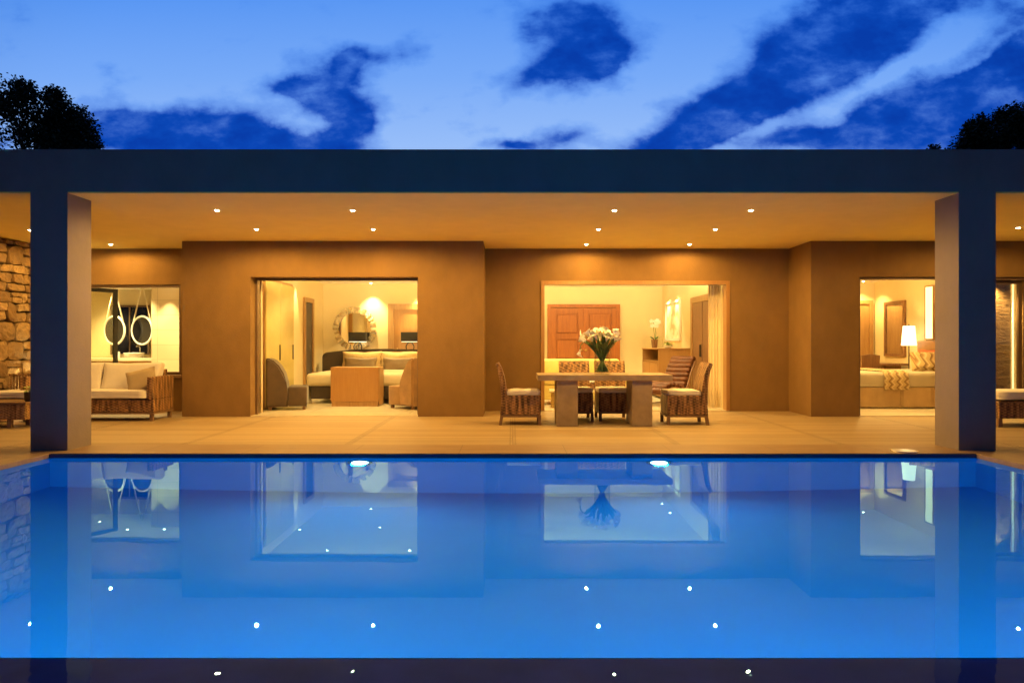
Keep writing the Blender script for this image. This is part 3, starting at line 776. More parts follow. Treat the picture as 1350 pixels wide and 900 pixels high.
obj('seat_cushion', xf(cushion(1.1, .56, .13, .35, seed=8), (-7.63, 11.14, .425)), M['canvas'], r, smooth=True)
b = BM()
for i in range(24): box(b, -8.19 + i * .048, -8.165 + i * .048, 11.42, 11.44, .36, .70)
box(b, -8.2, -7.06, 11.41, 11.45, .70, .73)
obj('backrest', b, M['wicker_pale'], r)
for x in (-8.18, -7.13):
    for y in (10.88, 11.38): obj('leg', bx(x, x + .05, y, y + .05, 0, .128), M['legs'], r)

r = thing('wicker_daybed', 'low wicker daybed with a thick white cushion right of the right column', 'daybed', (7.9, 10.5, 0))
obj('base', bx(7.09, 8.8, 10.22, 10.86, .13, .38, .012), M['wicker'], r)
obj('seat_cushion', xf(cushion(1.70, .64, .15, .3, seed=12), (7.945, 10.54, .46)), M['canvas'], r, smooth=True)
for x in (7.11, 8.7):
    for y in (10.26, 10.78): obj('leg', bx(x, x + .06, y, y + .05, 0, .128), M['legs'], r)

# dining chair (local: faces +X)
def dining_chair(label, loc, rz):
    r = thing('wicker_dining_chair', label, 'chair', loc, rz, 'wicker dining chairs around the stone table')
    obj('seat_base', bx(-.27, .31, -.25, .25, .15, .445, .012), M['wicker'], r, local=True)
    obj('frame', merge(bx(-.30, .315, -.255, -.215, .118, .148), bx(-.30, .315, .215, .255, .118, .148), bx(.275, .315, -.214, .214, .118, .148), bx(-.30, -.26, -.214, .214, .118, .148)), M['legs'], r, local=True)
    prof = [(-.25, .446), (-.262, .60), (-.285, .74), (-.325, .86), (-.355, .92), (-.325, .935), (-.285, .865), (-.243, .74), (-.215, .60), (-.20, .446)]
    b = prism(BM(), prof, 'Y', -.25, .25)
    obj('backrest', b, M['wicker'], r, local=True)
    obj('back_rear', prism(BM(), [(-.30, .15), (-.27, .15), (-.252, .445), (-.264, .60), (-.287, .74), (-.327, .86), (-.357, .92), (-.372, .91), (-.335, .82), (-.30, .62), (-.285, .40)], 'Y', -.252, .252), M['wicker_pale'], r, local=True)
    obj('seat_cushion', xf(cushion(.50, .49, .085, .3, seed=2), (.055, 0, .482)), M['canvas'], r, local=True, smooth=True)
    for x, dx_ in ((.27, 0), (-.30, -.02)):
        for y in (-.25, .21):
            b = bx(x, x + .045, y, y + .045, 0, .118)
            for v in b.verts:
                if v.co.z < .01: v.co.x += dx_
            obj('leg', b, M['legs'], r, local=True)
    return r
ch = dining_chair('brown wicker dining chair at the left end of the stone table, seen from the side', (.11, 10.76, 0), 0)
dup(ch, (2.63, 10.76, 0), PI, 'wicker dining chair at the right end of the stone table by the curtain')
dup(ch, (1.02, 11.36, 0), -PI / 2, 'wicker dining chair behind the table, the left one, partly behind the left table leg')
dup(ch, (1.61, 11.36, 0), -PI / 2, 'wicker dining chair behind the table, directly behind the flower vase')

r = thing('dining_table', 'heavy travertine dining table on two slab legs before the living room', 'table', (1.36, 10.75, 0))
obj('tabletop', bx(.37, 2.35, 10.30, 11.12, .675, .762, .006), M['travertine'], r)
obj('leg', bx(.65, .962, 10.34, 10.90, .002, .674, .004), M['travertine'], r)
obj('leg', bx(1.765, 2.06, 10.34, 10.90, .002, .674, .004), M['travertine'], r)

VX, VY, VZ = 1.355, 10.62, .763
r = thing('vase', 'tall clear glass cylinder vase on the stone dining table', 'vase', (VX, VY, VZ))
obj('glass_body', lathe(BM(), [(.0, .004), (.118, .004), (.125, .40), (.119, .40), (.112, .03), (.0, .026)], (0, 0, 0), 32), M['glass'], r, local=True, smooth=True, ang=40)
def lilies():
    r = thing('lily_bouquet', 'bouquet of white calla lilies with dark green stems standing in the glass vase', 'flowers', (VX, VY, VZ))
    rnd = random.Random(21); st = BM()
    blooms = []
    for i in range(40):
        a = rnd.uniform(0, 2 * PI); rr = .28 * math.sqrt((i + .5) / 40)
        base = Vector((-math.cos(a) * .105 * rnd.uniform(.4, 1), -math.sin(a) * .105 * rnd.uniform(.4, 1), .035))
        top = Vector((math.cos(a) * rr * 1.05, math.sin(a) * rr * .8, .62 - rr * .42 + rnd.uniform(-.04, .05)))
        rim = Vector((math.cos(a) * min(.105, rr), math.sin(a) * min(.105, rr), .37))
        pts = []
        for k in range(8):
            s_ = k / 7
            pts.append((1 - s_) ** 2 * base + 2 * s_ * (1 - s_) * (rim * 1.0 + Vector((0, 0, .02))) + s_ ** 2 * top)
        tube(st, pts, .0105, 6)
        blooms.append((pts[-1], (pts[-1] - pts[-2]).normalized()))
    # one stem droops over to the left
    pts = [Vector((.02, 0, .04)), Vector((-.05, 0, .3)), Vector((-.15, -.02, .46)), Vector((-.27, -.03, .50)), Vector((-.33, -.03, .43)), Vector((-.34, -.03, .36))]
    tube(st, pts, .008, 6); blooms.append((pts[-1], Vector((-.1, 0, -1)).normalized()))
    pts = [Vector((.03, 0, .04)), Vector((-.06, 0, .34)), Vector((-.17, .02, .53)), Vector((-.26, .02, .56))]
    tube(st, pts, .008, 6); blooms.append((pts[-1], Vector((-1, 0, .5)).normalized()))
    obj('stems', st, M['stem'], r, local=True, smooth=True)
    lf = BM()
    for i in range(30):
        a = rnd.uniform(0, 2 * PI); o_ = Vector((math.cos(a) * .09, math.sin(a) * .09, .36)); d_ = Vector((math.cos(a) * .7, math.sin(a) * .7, rnd.uniform(.6, 1.3))).normalized()
        s_ = d_.cross(Vector((0, 0, 1))).normalized(); L = rnd.uniform(.14, .24)
        quad(lf, o_, o_ + d_ * L * .5 + s_ * .028, o_ + d_ * L - Vector((0, 0, .02)), o_ + d_ * L * .5 - s_ * .028)
    obj('leaves', lf, M['leaf'], r, local=True)
    for (p_, d_) in blooms:
        b = BM(); seg = 10; rings = []
        for (rad, hh) in ((.007, -.012), (.011, .015), (.021, .048), (.036, .074), (.048, .086)):
            ring = []
            for k in range(seg):
                a = 2 * PI * k / seg
                lip = 1 + .5 * max(0, math.cos(a)) ** 3 * (hh > .065)
                ring.append(b.verts.new((rad * math.cos(a) * lip, rad * math.sin(a), hh + .025 * math.cos(a) * (hh > .04))))
            rings.append(ring)
        for A, B_ in zip(rings, rings[1:]):
            for k in range(seg): b.faces.new((A[k], A[(k + 1) % seg], B_[(k + 1) % seg], B_[k]))
        q = d_.to_track_quat('Z', 'Y').to_matrix().to_4x4() @ Matrix.Rotation(rnd.uniform(0, 6.28), 4, 'Z')
        b.transform(Matrix.Translation(p_) @ q)
        o = obj('bloom', b, M['petal'], r, local=True, smooth=True)
        b = tube(BM(), [Vector((0, 0, .03)), Vector((0, 0, .085))], .006, 6); b.transform(Matrix.Translation(p_) @ q)
        obj('spadix', b, M['spadix'], o, local=True)
lilies()

r = thing('skimmer_lid', 'small round lid set in the coping in front of the right column', 'lid', ((1192 - 676) / F * 7.95, 7.95, .004))
obj('disc', lathe(BM(), [(.13, 0), (.13, .008), (.12, .011), (0, .011)], (0, 0, 0), 28), M['ceramic'], r, local=True)
obj('rim', lathe(BM(), [(.132, 0), (.145, .0), (.143, .006), (.132, .006)], (0, 0, 0), 28), M['chrome'], r, local=True)

# ------------------------------------------------------------------ living room
r = thing('yellow_sofa', 'mustard cream sofa inside the living room behind the dining table', 'sofa', (1.3, 14.4, 0))
obj('base', bx(.35, 2.25, 13.95, 14.85, .10, .40, .03), M['yellow_uphol'], r)
obj('backrest', bx(.35, 2.25, 14.72, 14.94, .402, .90, .06, 3), M['yellow_uphol'], r, smooth=True, ang=50)
for x in (.25, 2.12): obj('arm', bx(x, x + .22, 13.93, 14.70, .10, .62, .05, 3), M['yellow_uphol'], r, smooth=True, ang=50)
for x in (.48, 1.30): obj('seat_cushion', bx(x, x + .81, 13.92, 14.70, .402, .54, .04, 3), M['yellow_uphol'], r, smooth=True, ang=50)
for x in (.40, 2.12):
    for y in (13.99, 14.76): obj('leg', bx(x, x + .06, y, y + .06, .006, .10), M['walnut'], r)
r = thing('coffee_table', 'low pale coffee table between the sofa and the opening', 'table', (1.25, 13.45, 0))
obj('tabletop', bx(.7, 1.85, 13.25, 13.68, .30, .34, .006), M['counter'], r)
for x in (.74, 1.76):
    for y in (13.28, 13.60): obj('leg', bx(x, x + .05, y, y + .05, .006, .299), M['gold'], r)
r = thing('small_flower_bowl', 'small brown bowl with one white flower on the low coffee table', 'bowl', (1.52, 13.44, .341))
obj('bowl', lathe(BM(), [(.05, 0), (.08, .04), (.085, .12), (.078, .12), (.07, .05), (0, .03)], (0, 0, 0), 18), M['walnut'], r, local=True, smooth=True, ang=40)
obj('flower', xf(cushion(.12, .12, .07, .9, 4), (.02, 0, .15)), M['petal'], r, local=True, smooth=True)

# ribbed leather lounge chair, turned three quarters (local: faces +X, ribs along Y)
def lounger():
    r = thing('leather_lounge_chair', 'chestnut leather lounge chair with channelled back inside the living room', 'lounge chair', (3.20, 14.2, 0), R(228))
    path = [(.72, .30), (.58, .36), (.44, .40), (.30, .40), (.16, .37), (.04, .34), (-.08, .34), (-.17, .40), (-.22, .49), (-.27, .58), (-.32, .67), (-.38, .76), (-.45, .84), (-.52, .90)]
    b = BM()
    for (x, z) in path:
        b2 = BM(); lathe(b2, [(0, -.27), (.05, -.26), (.068, -.23), (.068, .23), (.05, .26), (0, .27)], (0, 0, 0), 12, 'Y'); xf(b2, (x, 0, z)); 
        me = bpy.data.meshes.new('tmp'); b2.to_mesh(me); b2.free(); b.from_mesh(me); bpy.data.meshes.remove(me)
    obj('channelled_cushion', b, M['leather'], r, local=True, smooth=True, ang=50)
    for s in (-1, 1):
        b = tube(BM(), [(x, s * .28, z - .045) for (x, z) in path], .022, 8)
        obj('side_rail', b, M['walnut'], r, local=True, smooth=True)
        obj('leg', tube(BM(), [(.45, s * .28, .34), (.30, s * .28, .02), (-.35, s * .28, .02), (-.12, s * .28, .29)], .016, 8), M['chrome'], r, local=True, smooth=True)
lounger()
r = thing('sideboard', 'tall tan sideboard with an open niche against the living room right wall', 'cabinet', (3.55, 16.5, 0))
cx0, cx1, cy0, cy1 = 3.22, 3.93, 15.5, 17.4
b = merge(bx(cx0, cx1, cy0, cy0 + .03, .06, 1.09), bx(cx0, cx1, cy1 - .03, cy1, .06, 1.09), bx(cx0 - .02, cx1, cy0 - .02, cy1 + .02, 1.092, 1.12, .004), bx(cx1 - .03, cx1, cy0 + .032, cy1 - .032, .06, 1.09), bx(cx0 + .01, cx1 - .032, cy0 + .032, cy1 - .032, .80, .83), bx(cx0 + .01, cx1 - .032, cy0 + .032, cy1 - .032, .06, .09))
obj('carcass', b, M['tan_panel'], r)
for i in range(2):
    y = cy0 + .035 + i * .92
    d_ = obj('drawer', bx(cx0 - .012, cx0 + .03, y, y + .905, .10, .79, .004), M['tan_panel'], r)
    obj('handle', bx(cx0 - .035, cx0 - .014, y + .35, y + .56, .46, .475), M['gold'], d_)
r = thing('orchid', 'white orchid in a glass pot on the sideboard', 'plant', (3.36, 16.6, 1.121))
obj('pot', lathe(BM(), [(.06, 0), (.085, .2), (.08, .2), (.06, .02), (0, .02)], (0, 0, 0), 16), M['walnut'], r, local=True, smooth=True, ang=40)
b = BM(); tube(b, [(0, 0, .1), (.03, 0, .35), (.0, 0, .55), (-.06, -.02, .62)], .007, 6); tube(b, [(.02, 0, .1), (.0, .02, .3), (-.03, .02, .5), (.05, .03, .64)], .007, 6)
obj('stem', b, M['stem'], r, local=True)
b = BM()
for a in range(6):
    d_ = Vector((math.cos(a), math.sin(a), .5)); s_ = d_.cross(Vector((0, 0, 1))).normalized() * .03; o_ = Vector((0, 0, .18)); quad(b, o_, o_ + d_ * .1 + s_, o_ + d_ * .2, o_ + d_ * .1 - s_)
obj('leaves', b, M['leaf'], r, local=True)
rnd = random.Random(9); 
for i in range(10):
    c_ = Vector((rnd.uniform(-.11, .11), rnd.uniform(-.07, .07), rnd.uniform(.50, .70))); b = BM()
    for k in range(5):
        a = 2 * PI * k / 5 + i; d_ = Vector((math.cos(a), -.3, math.sin(a))).normalized(); s_ = d_.cross(Vector((0, 1, 0))).normalized()
        quad(b, c_, c_ + d_ * .03 + s_ * .026, c_ + d_ * .06, c_ + d_ * .03 - s_ * .026)
    obj('bloom', b, M['petal'], r, local=True)
r = thing('leaf_bowl', 'low bowl of bright green leaves on the near end of the sideboard', 'plant', (3.55, 16.0, 1.121))
obj('bowl', lathe(BM(), [(.05, 0), (.11, .05), (.105, .055), (.04, .015), (0, .012)], (0, 0, 0), 18), M['ceramic'], r, local=True, smooth=True)
b = BM()
for i in range(60):
    a = rnd.uniform(0, 2 * PI); q = Vector((math.cos(a), math.sin(a), 0)) * rnd.uniform(0, .11) + Vector((0, 0, .05 + rnd.uniform(0, .06)))
    dv = Vector((rnd.uniform(-1, 1), rnd.uniform(-1, 1), rnd.uniform(0, 1))).normalized() * .06; sv = dv.cross(Vector((0, 0, 1))).normalized() * .022
    quad(b, q, q + dv * .5 + sv, q + dv, q + dv * .5 - sv)
obj('foliage', b, M['leaf_bright'], r, local=True)
r = thing('picture', 'pale framed print on the living room right wall under two spotlights', 'picture', (SX - .02, 17.2, 1.3))
obj('canvas', bx(SX - .028, SX - .004, 16.50, 17.93, 1.35, 2.21), M['art'], r)
obj('frame', merge(bx(SX - .045, SX - .003, 16.44, 16.498, 1.29, 2.27), bx(SX - .045, SX - .003, 17.932, 17.99, 1.29, 2.27), bx(SX - .045, SX - .003, 16.498, 17.932, 1.29, 1.348), bx(SX - .045, SX - .003, 16.498, 17.932, 2.212, 2.27)), M['ceramic'], r)
def curtain(name, x0, x1, y, z0, z1, label, folds, depth, mt):
    r = thing(name, label, 'curtain', ((x0 + x1) / 2, y, z0))
    n = folds * 8; A = []; b = BM()
    for i in range(n + 1):
        s = i / n; x = x0 + (x1 - x0) * s; yy = y + math.sin(s * folds * 2 * PI) * depth + noise.noise(Vector((s * 5, 0, 0))) * .02
        A.append([b.verts.new((x + noise.noise(Vector((s * 9, zz, 1))) * .012, yy * 1.0 + noise.noise(Vector((s * 3, zz * .6, 0))) * .012, zz)) for zz in (z0, z0 + .5, z0 + 1.0, z0 + 1.6, z1)])
    for a, c in zip(A, A[1:]):
        for k in range(4): b.faces.new((a[k], c[k], c[k + 1], a[k + 1]))
    o = obj('drape', b, mt, r, smooth=True); sm = o.modifiers.new('s', 'SOLIDIFY'); sm.thickness = .006
    obj('rail', bx(x0 - .05, x1 + .05, y - .02, y + .02, z1, z1 + .03), M['bronze'], r)
curtain('curtain', 3.70, 3.93, 13.24, .02, 2.66, 'ivory curtain gathered at the right jamb of the living room opening', 4, .018, M['curtain'])
curtain('curtain', -4.66, -4.36, 12.22, .02, 2.64, 'narrow ivory curtain gathered at the left jamb of the bedroom opening', 4, .015, M['curtain'])

# ------------------------------------------------------------------ bedroom
r = thing('wardrobe', 'glass-fronted wardrobe along the left wall of the bedroom', 'wardrobe', (-4.6, 13.7, 0))
obj('carcass', bx(-4.678, -4.58, 12.95, 14.60, .008, 2.45), M['oak'], r)
for i in range(2):
    y = 12.96 + i * .815; d_ = obj('door', bx(-4.578, -4.555, y, y + .805, .05, 2.40, .003), M['satin_green'], r); obj('handle', bx(-4.553, -4.535, y + .72, y + .74, .9, 1.2), M['dark_metal'], d_)
r = thing('bed', 'wide bed with a dark headboard and ivory linen in the left bedroom', 'bed', (-3.05, 15.4, 0))
obj('base', bx(-4.12, -1.98, 14.22, 16.7, .10, .36, .02), M['dark_uphol'], r)
obj('mattress', bx(-4.18, -1.92, 14.16, 16.72, .362, .62, .07, 4), M['linen'], r, smooth=True, ang=50)
pr = [(-4.55, .2)] + [(-4.55 + .15 * (1 - math.cos(a * PI / 12)), .90 + .12 * math.sin(a * PI / 12)) for a in range(0, 7)] + [(-3.8, 1.085), (-3.05, 1.10), (-2.3, 1.085)] + [(-1.55 - .15 * (1 - math.cos(a * PI / 12)), .90 + .12 * math.sin(a * PI / 12)) for a in range(6, -1, -1)] + [(-1.55, .2)]
b = prism(BM(), pr, 'Y', 16.74, 16.90); obj('headboard', b, M['dark_uphol'], r)
for x in (-4.14, -2.02):
    for y in (14.2, 16.6): obj('leg', bx(x, x + .05, y, y + .05, .006, .36 if y < 15 else .10), M['chrome'], r)
for (x, lab) in ((-3.56, 'left'), (-2.66, 'right')):
    tag(obj('frilled_pillow', xf(cushion(.92, .46, .16, .9, seed=x), (x, 16.52, .81), rx=R(72)), M['pillow_cream'], smooth=True), 'large cream frilled pillow against the headboard, on the %s of the bed' % lab, 'pillow', 'frilled pillows on the bed')
    tag(obj('taupe_pillow', xf(cushion(.76, .32, .13, .7, seed=x + 3), (x + .01, 16.34, .735), rx=R(70)), M['pillow_taupe'], smooth=True), 'smaller taupe satin pillow in front of the frilled pillow, on the %s of the bed' % lab, 'pillow', 'taupe pillows on the bed')
r = thing('foot_cabinet', 'tan lacquered box cabinet standing at the foot of the bed', 'cabinet', (-3.06, 13.84, 0))
obj('body', bx(-3.53, -2.60, 13.58, 14.08, .10, .764, .004), M['tan_panel'], r)
obj('plinth', bx(-3.515, -2.615, 13.60, 14.06, .006, .098), M['oak'], r)
obj('side_panel', bx(-2.598, -2.588, 13.60, 14.06, .02, .75), M['oak'], r)
def tub_chair(label, loc, rz, mt):
    r = thing('tub_armchair', label, 'armchair', loc, rz, 'velvet armchairs inside the bedroom opening')
    prof = [(-.36, .07), (-.36, .93), (-.345, .955), (-.30, .95), (-.22, .91), (-.13, .82), (-.05, .68), (.0, .50), (.02, .30), (.02, .07)]
    b = prism(BM(), prof, 'Y', -.36, .36)
    bmesh.ops.bevel(b, geom=[e_ for e_ in b.edges if abs(e_.verts[0].co.y - e_.verts[1].co.y) < .01], offset=.05, segments=3, affect='EDGES', clamp_overlap=True)
    obj('backrest', b, mt, r, local=True, smooth=True, ang=50)
    obj('seat', bx(.022, .36, -.35, .35, .07, .43, .03, 3), mt, r, local=True, smooth=True, ang=50)
    for x in (-.31, .28):
        for y in (-.30, .26): obj('foot', bx(x, x + .05, y, y + .05, .006, .07), M['walnut'], r, local=True)
tub_chair('brown velvet round-backed armchair at the left jamb of the bedroom', (-4.22, 13.15, 0), R(14), M['velvet'])
tub_chair('tan velvet round-backed armchair half hidden by the right jamb of the bedroom', (-1.86, 13.30, 0), PI - R(42), M['tan_velvet'])
r = thing('console_table', 'narrow console table behind the bed headboard', 'table', (-3.1, 17.1, 0))
obj('tabletop', bx(-4.3, -1.7, 16.93, 17.22, .86, .90), M['walnut'], r)
for x in (-4.28, -1.76):
    for y in (16.95, 17.15): obj('leg', bx(x, x + .05, y, y + .05, .006, .859), M['walnut'], r)
for (x, lab) in ((-3.77, 'before the oval mirror'), (-2.50, 'before the bedroom back door')):
    r = thing('table_lamp', 'table lamp with a flat black shade and looped base, ' + lab, 'lamp', (x, 17.06, .901), 0, 'black-shaded lamps behind the bed')
    obj('shade', merge(bx(-.21, .21, -.09, -.08, .37, .60), bx(-.21, .21, .08, .09, .37, .60), bx(-.21, -.20, -.08, .08, .37, .60), bx(.20, .21, -.08, .08, .37, .60)), M['black_shade'], r, local=True)
    obj('diffuser', bx(-.198, .198, -.078, .078, .365, .372), M['under_shade'], r, local=True)
    for s in (-1, 1): obj('base_link', tube(BM(), [(0, 0, .365), (s * .06, 0, .33), (s * .10, 0, .25), (s * .08, 0, .15), (s * .11, 0, .05), (s * .03, 0, .0)], .013, 8), M['dark_metal'], r, local=True, smooth=True)
    obj('foot', bx(-.09, .09, -.06, .06, 0, .012), M['dark_metal'], r, local=True)
    l = bpy.data.lights.new('table_lamp_bulb', 'POINT'); l.energy = 6; l.color = YEL; l.shadow_soft_size = .04; lo = bpy.data.objects.new('table_lamp_bulb', l); COL.objects.link(lo); lo.location = (x, 17.06, 1.44)
r = thing('oval_mirror', 'large oval mirror framed by rays of mirror pieces on the bedroom back wall', 'mirror', (-3.89, BW - .02, 1.59))
obj('pane', lathe(BM(), [(0, -.0), (.40, .0), (.40, .012)], (0, 0, 0), 48, 'Y'), M['mirror'], r, local=True)
b = BM(); rnd = random.Random(2)
for k in range(56):
    a = 2 * PI * k / 56; b2 = bx(.395, .525 + rnd.uniform(0, .015), -.022, .012, -.0265, .0265)
    b2.transform(Matrix.Rotation(a, 4, 'Y') @ Matrix.Rotation(rnd.uniform(-.12, .12), 4, 'Z'))
    me = bpy.data.meshes.new('tmp'); b2.to_mesh(me); b2.free(); b.from_mesh(me); bpy.data.meshes.remove(me)
obj('frame', b, M['silver'], r, local=True)

# ------------------------------------------------------------------ bathroom
r = thing('night_window', 'dark window in the bathroom back wall', 'window', (-8.35, 15.25, 1.0))
obj('pane', bx(-8.72, -7.95, 15.262, 15.273, 1.0, 2.02), M['night_pane'], r)
obj('frame', merge(bx(-8.76, -8.722, 15.25, 15.273, .98, 2.06), bx(-7.948, -7.91, 15.25, 15.273, .98, 2.06), bx(-8.722, -7.948, 15.25, 15.273, 2.022, 2.06)), M['bronze'], r)
obj('mullion', bx(-8.35, -8.325, 15.245, 15.261, 1.0, 2.02), M['bronze'], r)
for (x, lab) in ((-8.38, 'left of the two over the vanity'), (-7.80, 'right of the two, beside the tiled wall')):
    r = thing('ring_mirror', 'round lit-rimmed mirror hung on pale ropes, ' + lab, 'mirror', (x, 14.75, 1.50), -R(22), 'rope-hung round mirrors in the bathroom')
    obj('pane', lathe(BM(), [(0, -.008), (.27, -.008), (.27, .008), (0, .008)], (0, 0, 0), 40, 'Y'), M['night_pane'], r, local=True)  # the mirror's dark reflection is put into the pane colour
    b = BM(); tube(b, [(.295 * math.cos(a * PI / 24), 0, .295 * math.sin(a * PI / 24)) for a in range(49)], .022, 10, cap=False)
    obj('rim', b, M['ceramic'], r, local=True, smooth=True)
    for s in (-1, 1): obj('rope', tube(BM(), [(s * .27, 0, .12), (s * .02, 0, .90)], .014, 6), M['rope'], r, local=True)
r = thing('vanity', 'cream stone vanity counter under the bathroom mirrors', 'vanity', (-8.6, 14.95, 0))
obj('counter', bx(-9.8, -7.34, 14.62, 15.25, .86, .92, .005), M['counter'], r)
obj('cupboard', bx(-9.75, -7.40, 14.68, 15.24, .008, .858), M['oak'], r)
r = thing('basin', 'white round basin on the vanity counter', 'basin', (-8.05, 14.9, .921))
obj('bowl', lathe(BM(), [(.16, 0), (.21, .10), (.2, .11), (.14, .03), (0, .025)], (0, 0, 0), 24), M['ceramic'], r, local=True, smooth=True, ang=40)
obj('tap', tube(BM(), [(0, .24, 0), (0, .24, .22), (0, .16, .26), (0, .08, .24)], .012, 8), M['chrome'], r, local=True, smooth=True)
for (x, lab) in ((-8.33, 'beside the basin'), (-9.0, 'behind the open casement')):
    r = thing('soap_bottle', 'small white bottle on the vanity ' + lab, 'bottle', (x, 14.8, .921), 0, 'bottles on the vanity')
    obj('body', lathe(BM(), [(.035, 0), (.035, .12), (.015, .14), (.0, .14)], (0, 0, 0), 14), M['ceramic'], r, local=True, smooth=True, ang=40)
    obj('cap', lathe(BM(), [(.018, .141), (.018, .18), (0, .18)], (0, 0, 0), 12), M['dark_metal'], r, local=True)

# ------------------------------------------------------------------ guest bedroom (right)
r = thing('bed', 'bed with a beige skirt in the right bedroom, head against the wall', 'bed', (7.3, 13.9, 0))
obj('mattress', bx(5.95, 8.60, 13.12, 14.72, .40, .69, .07, 4), M['linen'], r, smooth=True, ang=50)
b = BM(); n = 60; A = []
for (xa, ya, xb, yb) in ((5.97, 14.70, 5.97, 13.14), (5.97, 13.14, 8.6, 13.14)):
    for i in range(n):
        s = i / n; x = xa + (xb - xa) * s; y = ya + (yb - ya) * s
        k = noise.noise(Vector((s * 12, xa, 0))) * .02; kk = .03 * (1 if abs(((s * 3) % 1) - .5) < .02 else 0)
        A.append([b.verts.new((x + (0 if yb == ya else -k), y + (k + kk if yb == ya else 0), .405)), b.verts.new((x + (0 if yb == ya else -.02 - k), y + ((-.025 + k + kk) if yb == ya else 0), .04))])
for a, c in zip(A, A[1:]): b.faces.new((a[0], c[0], c[1], a[1]))
obj('bed_skirt', b, M['skirt'], r)
obj('headboard', bx(8.62, 8.745, 12.9, 14.95, .05, 1.28, .02), M['tan_panel'], r)
def throw():
    b = BM(); y0 = 13.10
    path = [(y0 - .012, .36), (y0 - .014, .5), (y0 - .01, .60), (y0 + .02, .675), (y0 + .09, .702), (13.6, .703), (14.2, .703), (14.66, .702)]
    rows_ = []
    for i in range(13):
        x = 6.94 + .46 * i / 12
        rows_.append([b.verts.new((x + noise.noise(Vector((i * .3, y, z))) * .02, y + noise.noise(Vector((i * .6, y, z * 3))) * .008 - .006, z + abs(noise.noise(Vector((i * .5, y * 2, 0)))) * .012)) for (y, z) in path])
    for a, c in zip(rows_, rows_[1:]):
        for k in range(len(path) - 1): b.faces.new((a[k], a[k + 1], c[k + 1], c[k]))
    o = tag(obj('throw_blanket', b, M['zigzag'], smooth=True), 'zigzag patterned throw laid across the right bedroom bed', 'blanket')
    s = o.modifiers.new('s', 'SOLIDIFY'); s.thickness = .01; s.offset = 1
throw()
tag(obj('zigzag_cushion', xf(cushion(.46, .40, .15, .85, seed=31), (7.95, 13.55, .88), rx=R(62), rz=R(-14)), M['zigzag'], smooth=True), 'zigzag patterned cushion on the right bedroom bed', 'cushion')
tag(obj('coral_cushion', xf(cushion(.44, .42, .14, .85, seed=33), (8.28, 13.85, .90), rx=R(68), rz=R(-30)), M['red_fabric'], smooth=True), 'coral red cushion behind the zigzag cushion', 'cushion')
r = thing('nightstand', 'small wooden nightstand under the lit lamp', 'nightstand', (8.5, 15.05, 0))
obj('body', bx(8.28, 8.74, 14.83, 15.28, .30, .62, .005), M['walnut'], r)
d_ = obj('drawer', bx(8.262, 8.278, 14.86, 15.25, .33, .58), M['oak'], r)
for x in (8.30, 8.68):
    for y in (14.85, 15.22): obj('leg', bx(x, x + .04, y, y + .04, .006, .299), M['walnut'], r)
r = thing('bedside_lamp', 'lit bedside lamp with a white tapered shade in the right bedroom', 'lamp', (8.49, 15.02, .621))
obj('shade', lathe(BM(), [(.15, .56), (.115, .98), (.112, .98), (.147, .56)], (0, 0, 0), 28), M['lit_shade'], r, local=True, smooth=True)
obj('stand', tube(BM(), [(0, 0, .02), (0, 0, 1.02)], .012, 8), M['dark_metal'], r, local=True)
obj('base', lathe(BM(), [(.08, 0), (.08, .015), (.02, .03), (0, .03)], (0, 0, 0), 20), M['dark_metal'], r, local=True)
l = bpy.data.lights.new('bedside_lamp_bulb', 'POINT'); l.energy = 25; l.color = GUEST; l.shadow_soft_size = .04; lo = bpy.data.objects.new('bedside_lamp_bulb', l); COL.objects.link(lo); lo.location = (8.49, 15.02, 1.42)
r = thing('lit_niche', 'tall glowing light strip on the wall beside the bedside lamp', 'wall light', (8.73, 14.67, 1.3))
obj('diffuser', bx(8.715, 8.74, 14.55, 14.80, 1.33, 2.41), M['lit_strip'], r)
obj('frame', merge(bx(8.71, 8.748, 14.52, 14.548, 1.30, 2.44), bx(8.71, 8.748, 14.802, 14.83, 1.30, 2.44), bx(8.71, 8.748, 14.548, 14.802, 2.412, 2.44), bx(8.71, 8.748, 14.548, 14.802, 1.30, 1.328)), M['oak'], r)
r = thing('tall_mirror', 'tall rectangular mirror in a dark wooden frame on the right bedroom wall', 'mirror', (8.73, 16.0, .93))
obj('pane', bx(8.725, 8.742, 15.66, 16.37, 1.0, 2.12), M['mirror'], r)
obj('frame', merge(bx(8.705, 8.748, 15.58, 15.658, .93, 2.19), bx(8.705, 8.748, 16.372, 16.45, .93, 2.19), bx(8.705, 8.748, 15.658, 16.372, 2.122, 2.19), bx(8.705, 8.748, 15.658, 16.372, .93, .998)), M['walnut'], r)
r = thing('desk', 'dark console desk below the tall mirror', 'desk', (8.5, 16.0, 0))
obj('desktop', bx(8.15, 8.72, 15.45, 16.6, .74, .78), M['walnut'], r)
obj('drawer_box', bx(8.25, 8.70, 15.7, 16.4, .60, .738), M['oak'], r)
for y in (15.48, 16.53): obj('leg', bx(8.18, 8.24, y, y + .05, .006, .739), M['walnut'], r)
r = thing('desk_chair', 'brown curved-back chair in front of the desk in the right bedroom', 'chair', (7.95, 15.6, 0))
obj('backrest', prism(BM(), [(-.22, .42), (-.20, .96), (.0, .99), (.20, .96), (.17, .42)], 'Y', -.05, .0), M['walnut'], r, local=True)
obj('seat', bx(-.23, .23, .002, .45, .42, .48, .02), M['walnut'], r, local=True)
for x in (-.21, .17):
    for y in (-.02, .40): obj('leg', bx(x, x + .04, y, y + .04, .006, .419), M['walnut'], r, local=True)

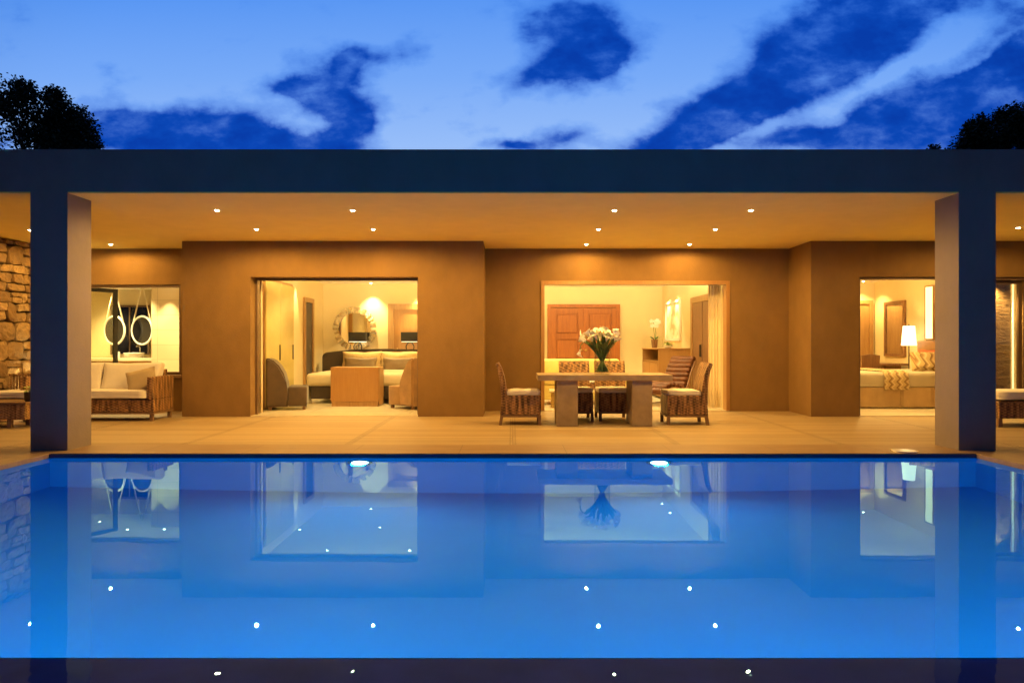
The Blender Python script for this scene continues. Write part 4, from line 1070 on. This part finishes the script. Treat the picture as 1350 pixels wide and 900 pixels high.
# ------------------------------------------------------------------ trees behind the villa
def tree(name, label, x, y, top, crown_r, crown_h, n, seed, trunk_r=.22, squash=1.0, extra=()):
    rnd = random.Random(seed)
    root = thing(name, label, 'tree', (x, y, -.62))
    zc = top + .62 - crown_h * .5
    tb = BM()
    tube(tb, [(0, 0, 0), (.08, .02, zc * .35), (-.05, .05, zc * .7), (.05, 0, zc + crown_h * .2)], [trunk_r, trunk_r * .8, trunk_r * .6, .05], 10)
    clumps = []
    for i in range(34):
        a = rnd.uniform(0, 2 * PI); ph = math.acos(rnd.uniform(-.75, 1)); k = rnd.uniform(.55, 1.0)
        c = Vector((math.cos(a) * math.sin(ph) * crown_r * k, math.sin(a) * math.sin(ph) * crown_r * k * squash, zc + math.cos(ph) * crown_h * .5 * k))
        clumps.append((c, rnd.uniform(.20, .36) * crown_r))
        s = Vector((0, 0, zc * rnd.uniform(.55, .9)))
        tube(tb, [s, s.lerp(c, .5) + Vector((0, 0, .15)), c], [.07, .04, .012], 6)
    clumps.append((Vector((0, 0, zc)), crown_r * .5))
    for (ex, ez, er) in extra: clumps += [(Vector((ex, rnd.uniform(-.4, .4), top + .62 - ez)), er)] * 2
    obj('trunk', tb, M['bark'], root, local=True, smooth=True)
    verts = []; faces = []
    for i in range(n):
        c, cr = rnd.choice(clumps)
        v = Vector((rnd.gauss(0, 1), rnd.gauss(0, 1), rnd.gauss(0, 1))).normalized() * cr * (rnd.random() ** .45) * rnd.uniform(.75, 1.32)
        q = c + v
        d_ = Vector((rnd.uniform(-1, 1), rnd.uniform(-1, 1), rnd.uniform(-.9, .6))).normalized(); sd_ = d_.cross(Vector((rnd.uniform(-1, 1), rnd.uniform(-1, 1), 1))).normalized()
        L = rnd.uniform(.06, .15); W = L * .36; k = len(verts)
        verts += [q, q + d_ * L * .5 + sd_ * W, q + d_ * L, q + d_ * L * .5 - sd_ * W]; faces.append((k, k + 1, k + 2, k + 3))
    me = bpy.data.meshes.new('crown'); me.from_pydata([tuple(v) for v in verts], [], faces); me.materials.append(M['tree_leaf'])
    o = bpy.data.objects.new('crown', me); COL.objects.link(o); o.parent = root
tree('broadleaf_tree', 'dark broad-crowned tree rising behind the roof at the left corner', -16.35, 24, 9.8, 1.8, 4.7, 38000, 3, extra=((1.5, 1.2, .5), (1.75, 1.9, .45), (.75, .9, .6), (.2, 1.6, .7), (.9, 1.9, .6), (-1.2, .5, .5), (.5, .1, .4), (-.3, .0, .4)))
tree('broadleaf_tree', 'dark dense tree rising behind the roof at the right corner', 17.5, 24, 9.15, 2.0, 4.2, 36000, 8, extra=((-1.72, 1.15, .5), (-1.75, .75, .42), (-1.35, .5, .45), (-.8, .35, .45), (-.2, .35, .5), (-1.2, 1.0, .5)))
tree('small_tree', 'tip of a small dark tree just above the roof, left of the right-hand tree', 14.6, 24, 8.12, .75, 2.4, 3500, 12, .1)

# ------------------------------------------------------------------ render settings
scn.view_settings.view_transform = 'Standard'; scn.view_settings.look = 'None'
scn.view_settings.exposure = 0; scn.view_settings.gamma = 1; scn.view_settings.use_curve_mapping = False
scn.render.engine = 'CYCLES'
c = scn.cycles
c.use_denoising = True
try: c.denoiser = 'OPENIMAGEDENOISE'
except Exception: pass
c.max_bounces = 10; c.diffuse_bounces = 5; c.glossy_bounces = 5; c.transmission_bounces = 8; c.transparent_max_bounces = 12
c.sample_clamp_indirect = 6; c.use_adaptive_sampling = False
c.caustics_reflective = False; c.caustics_refractive = True
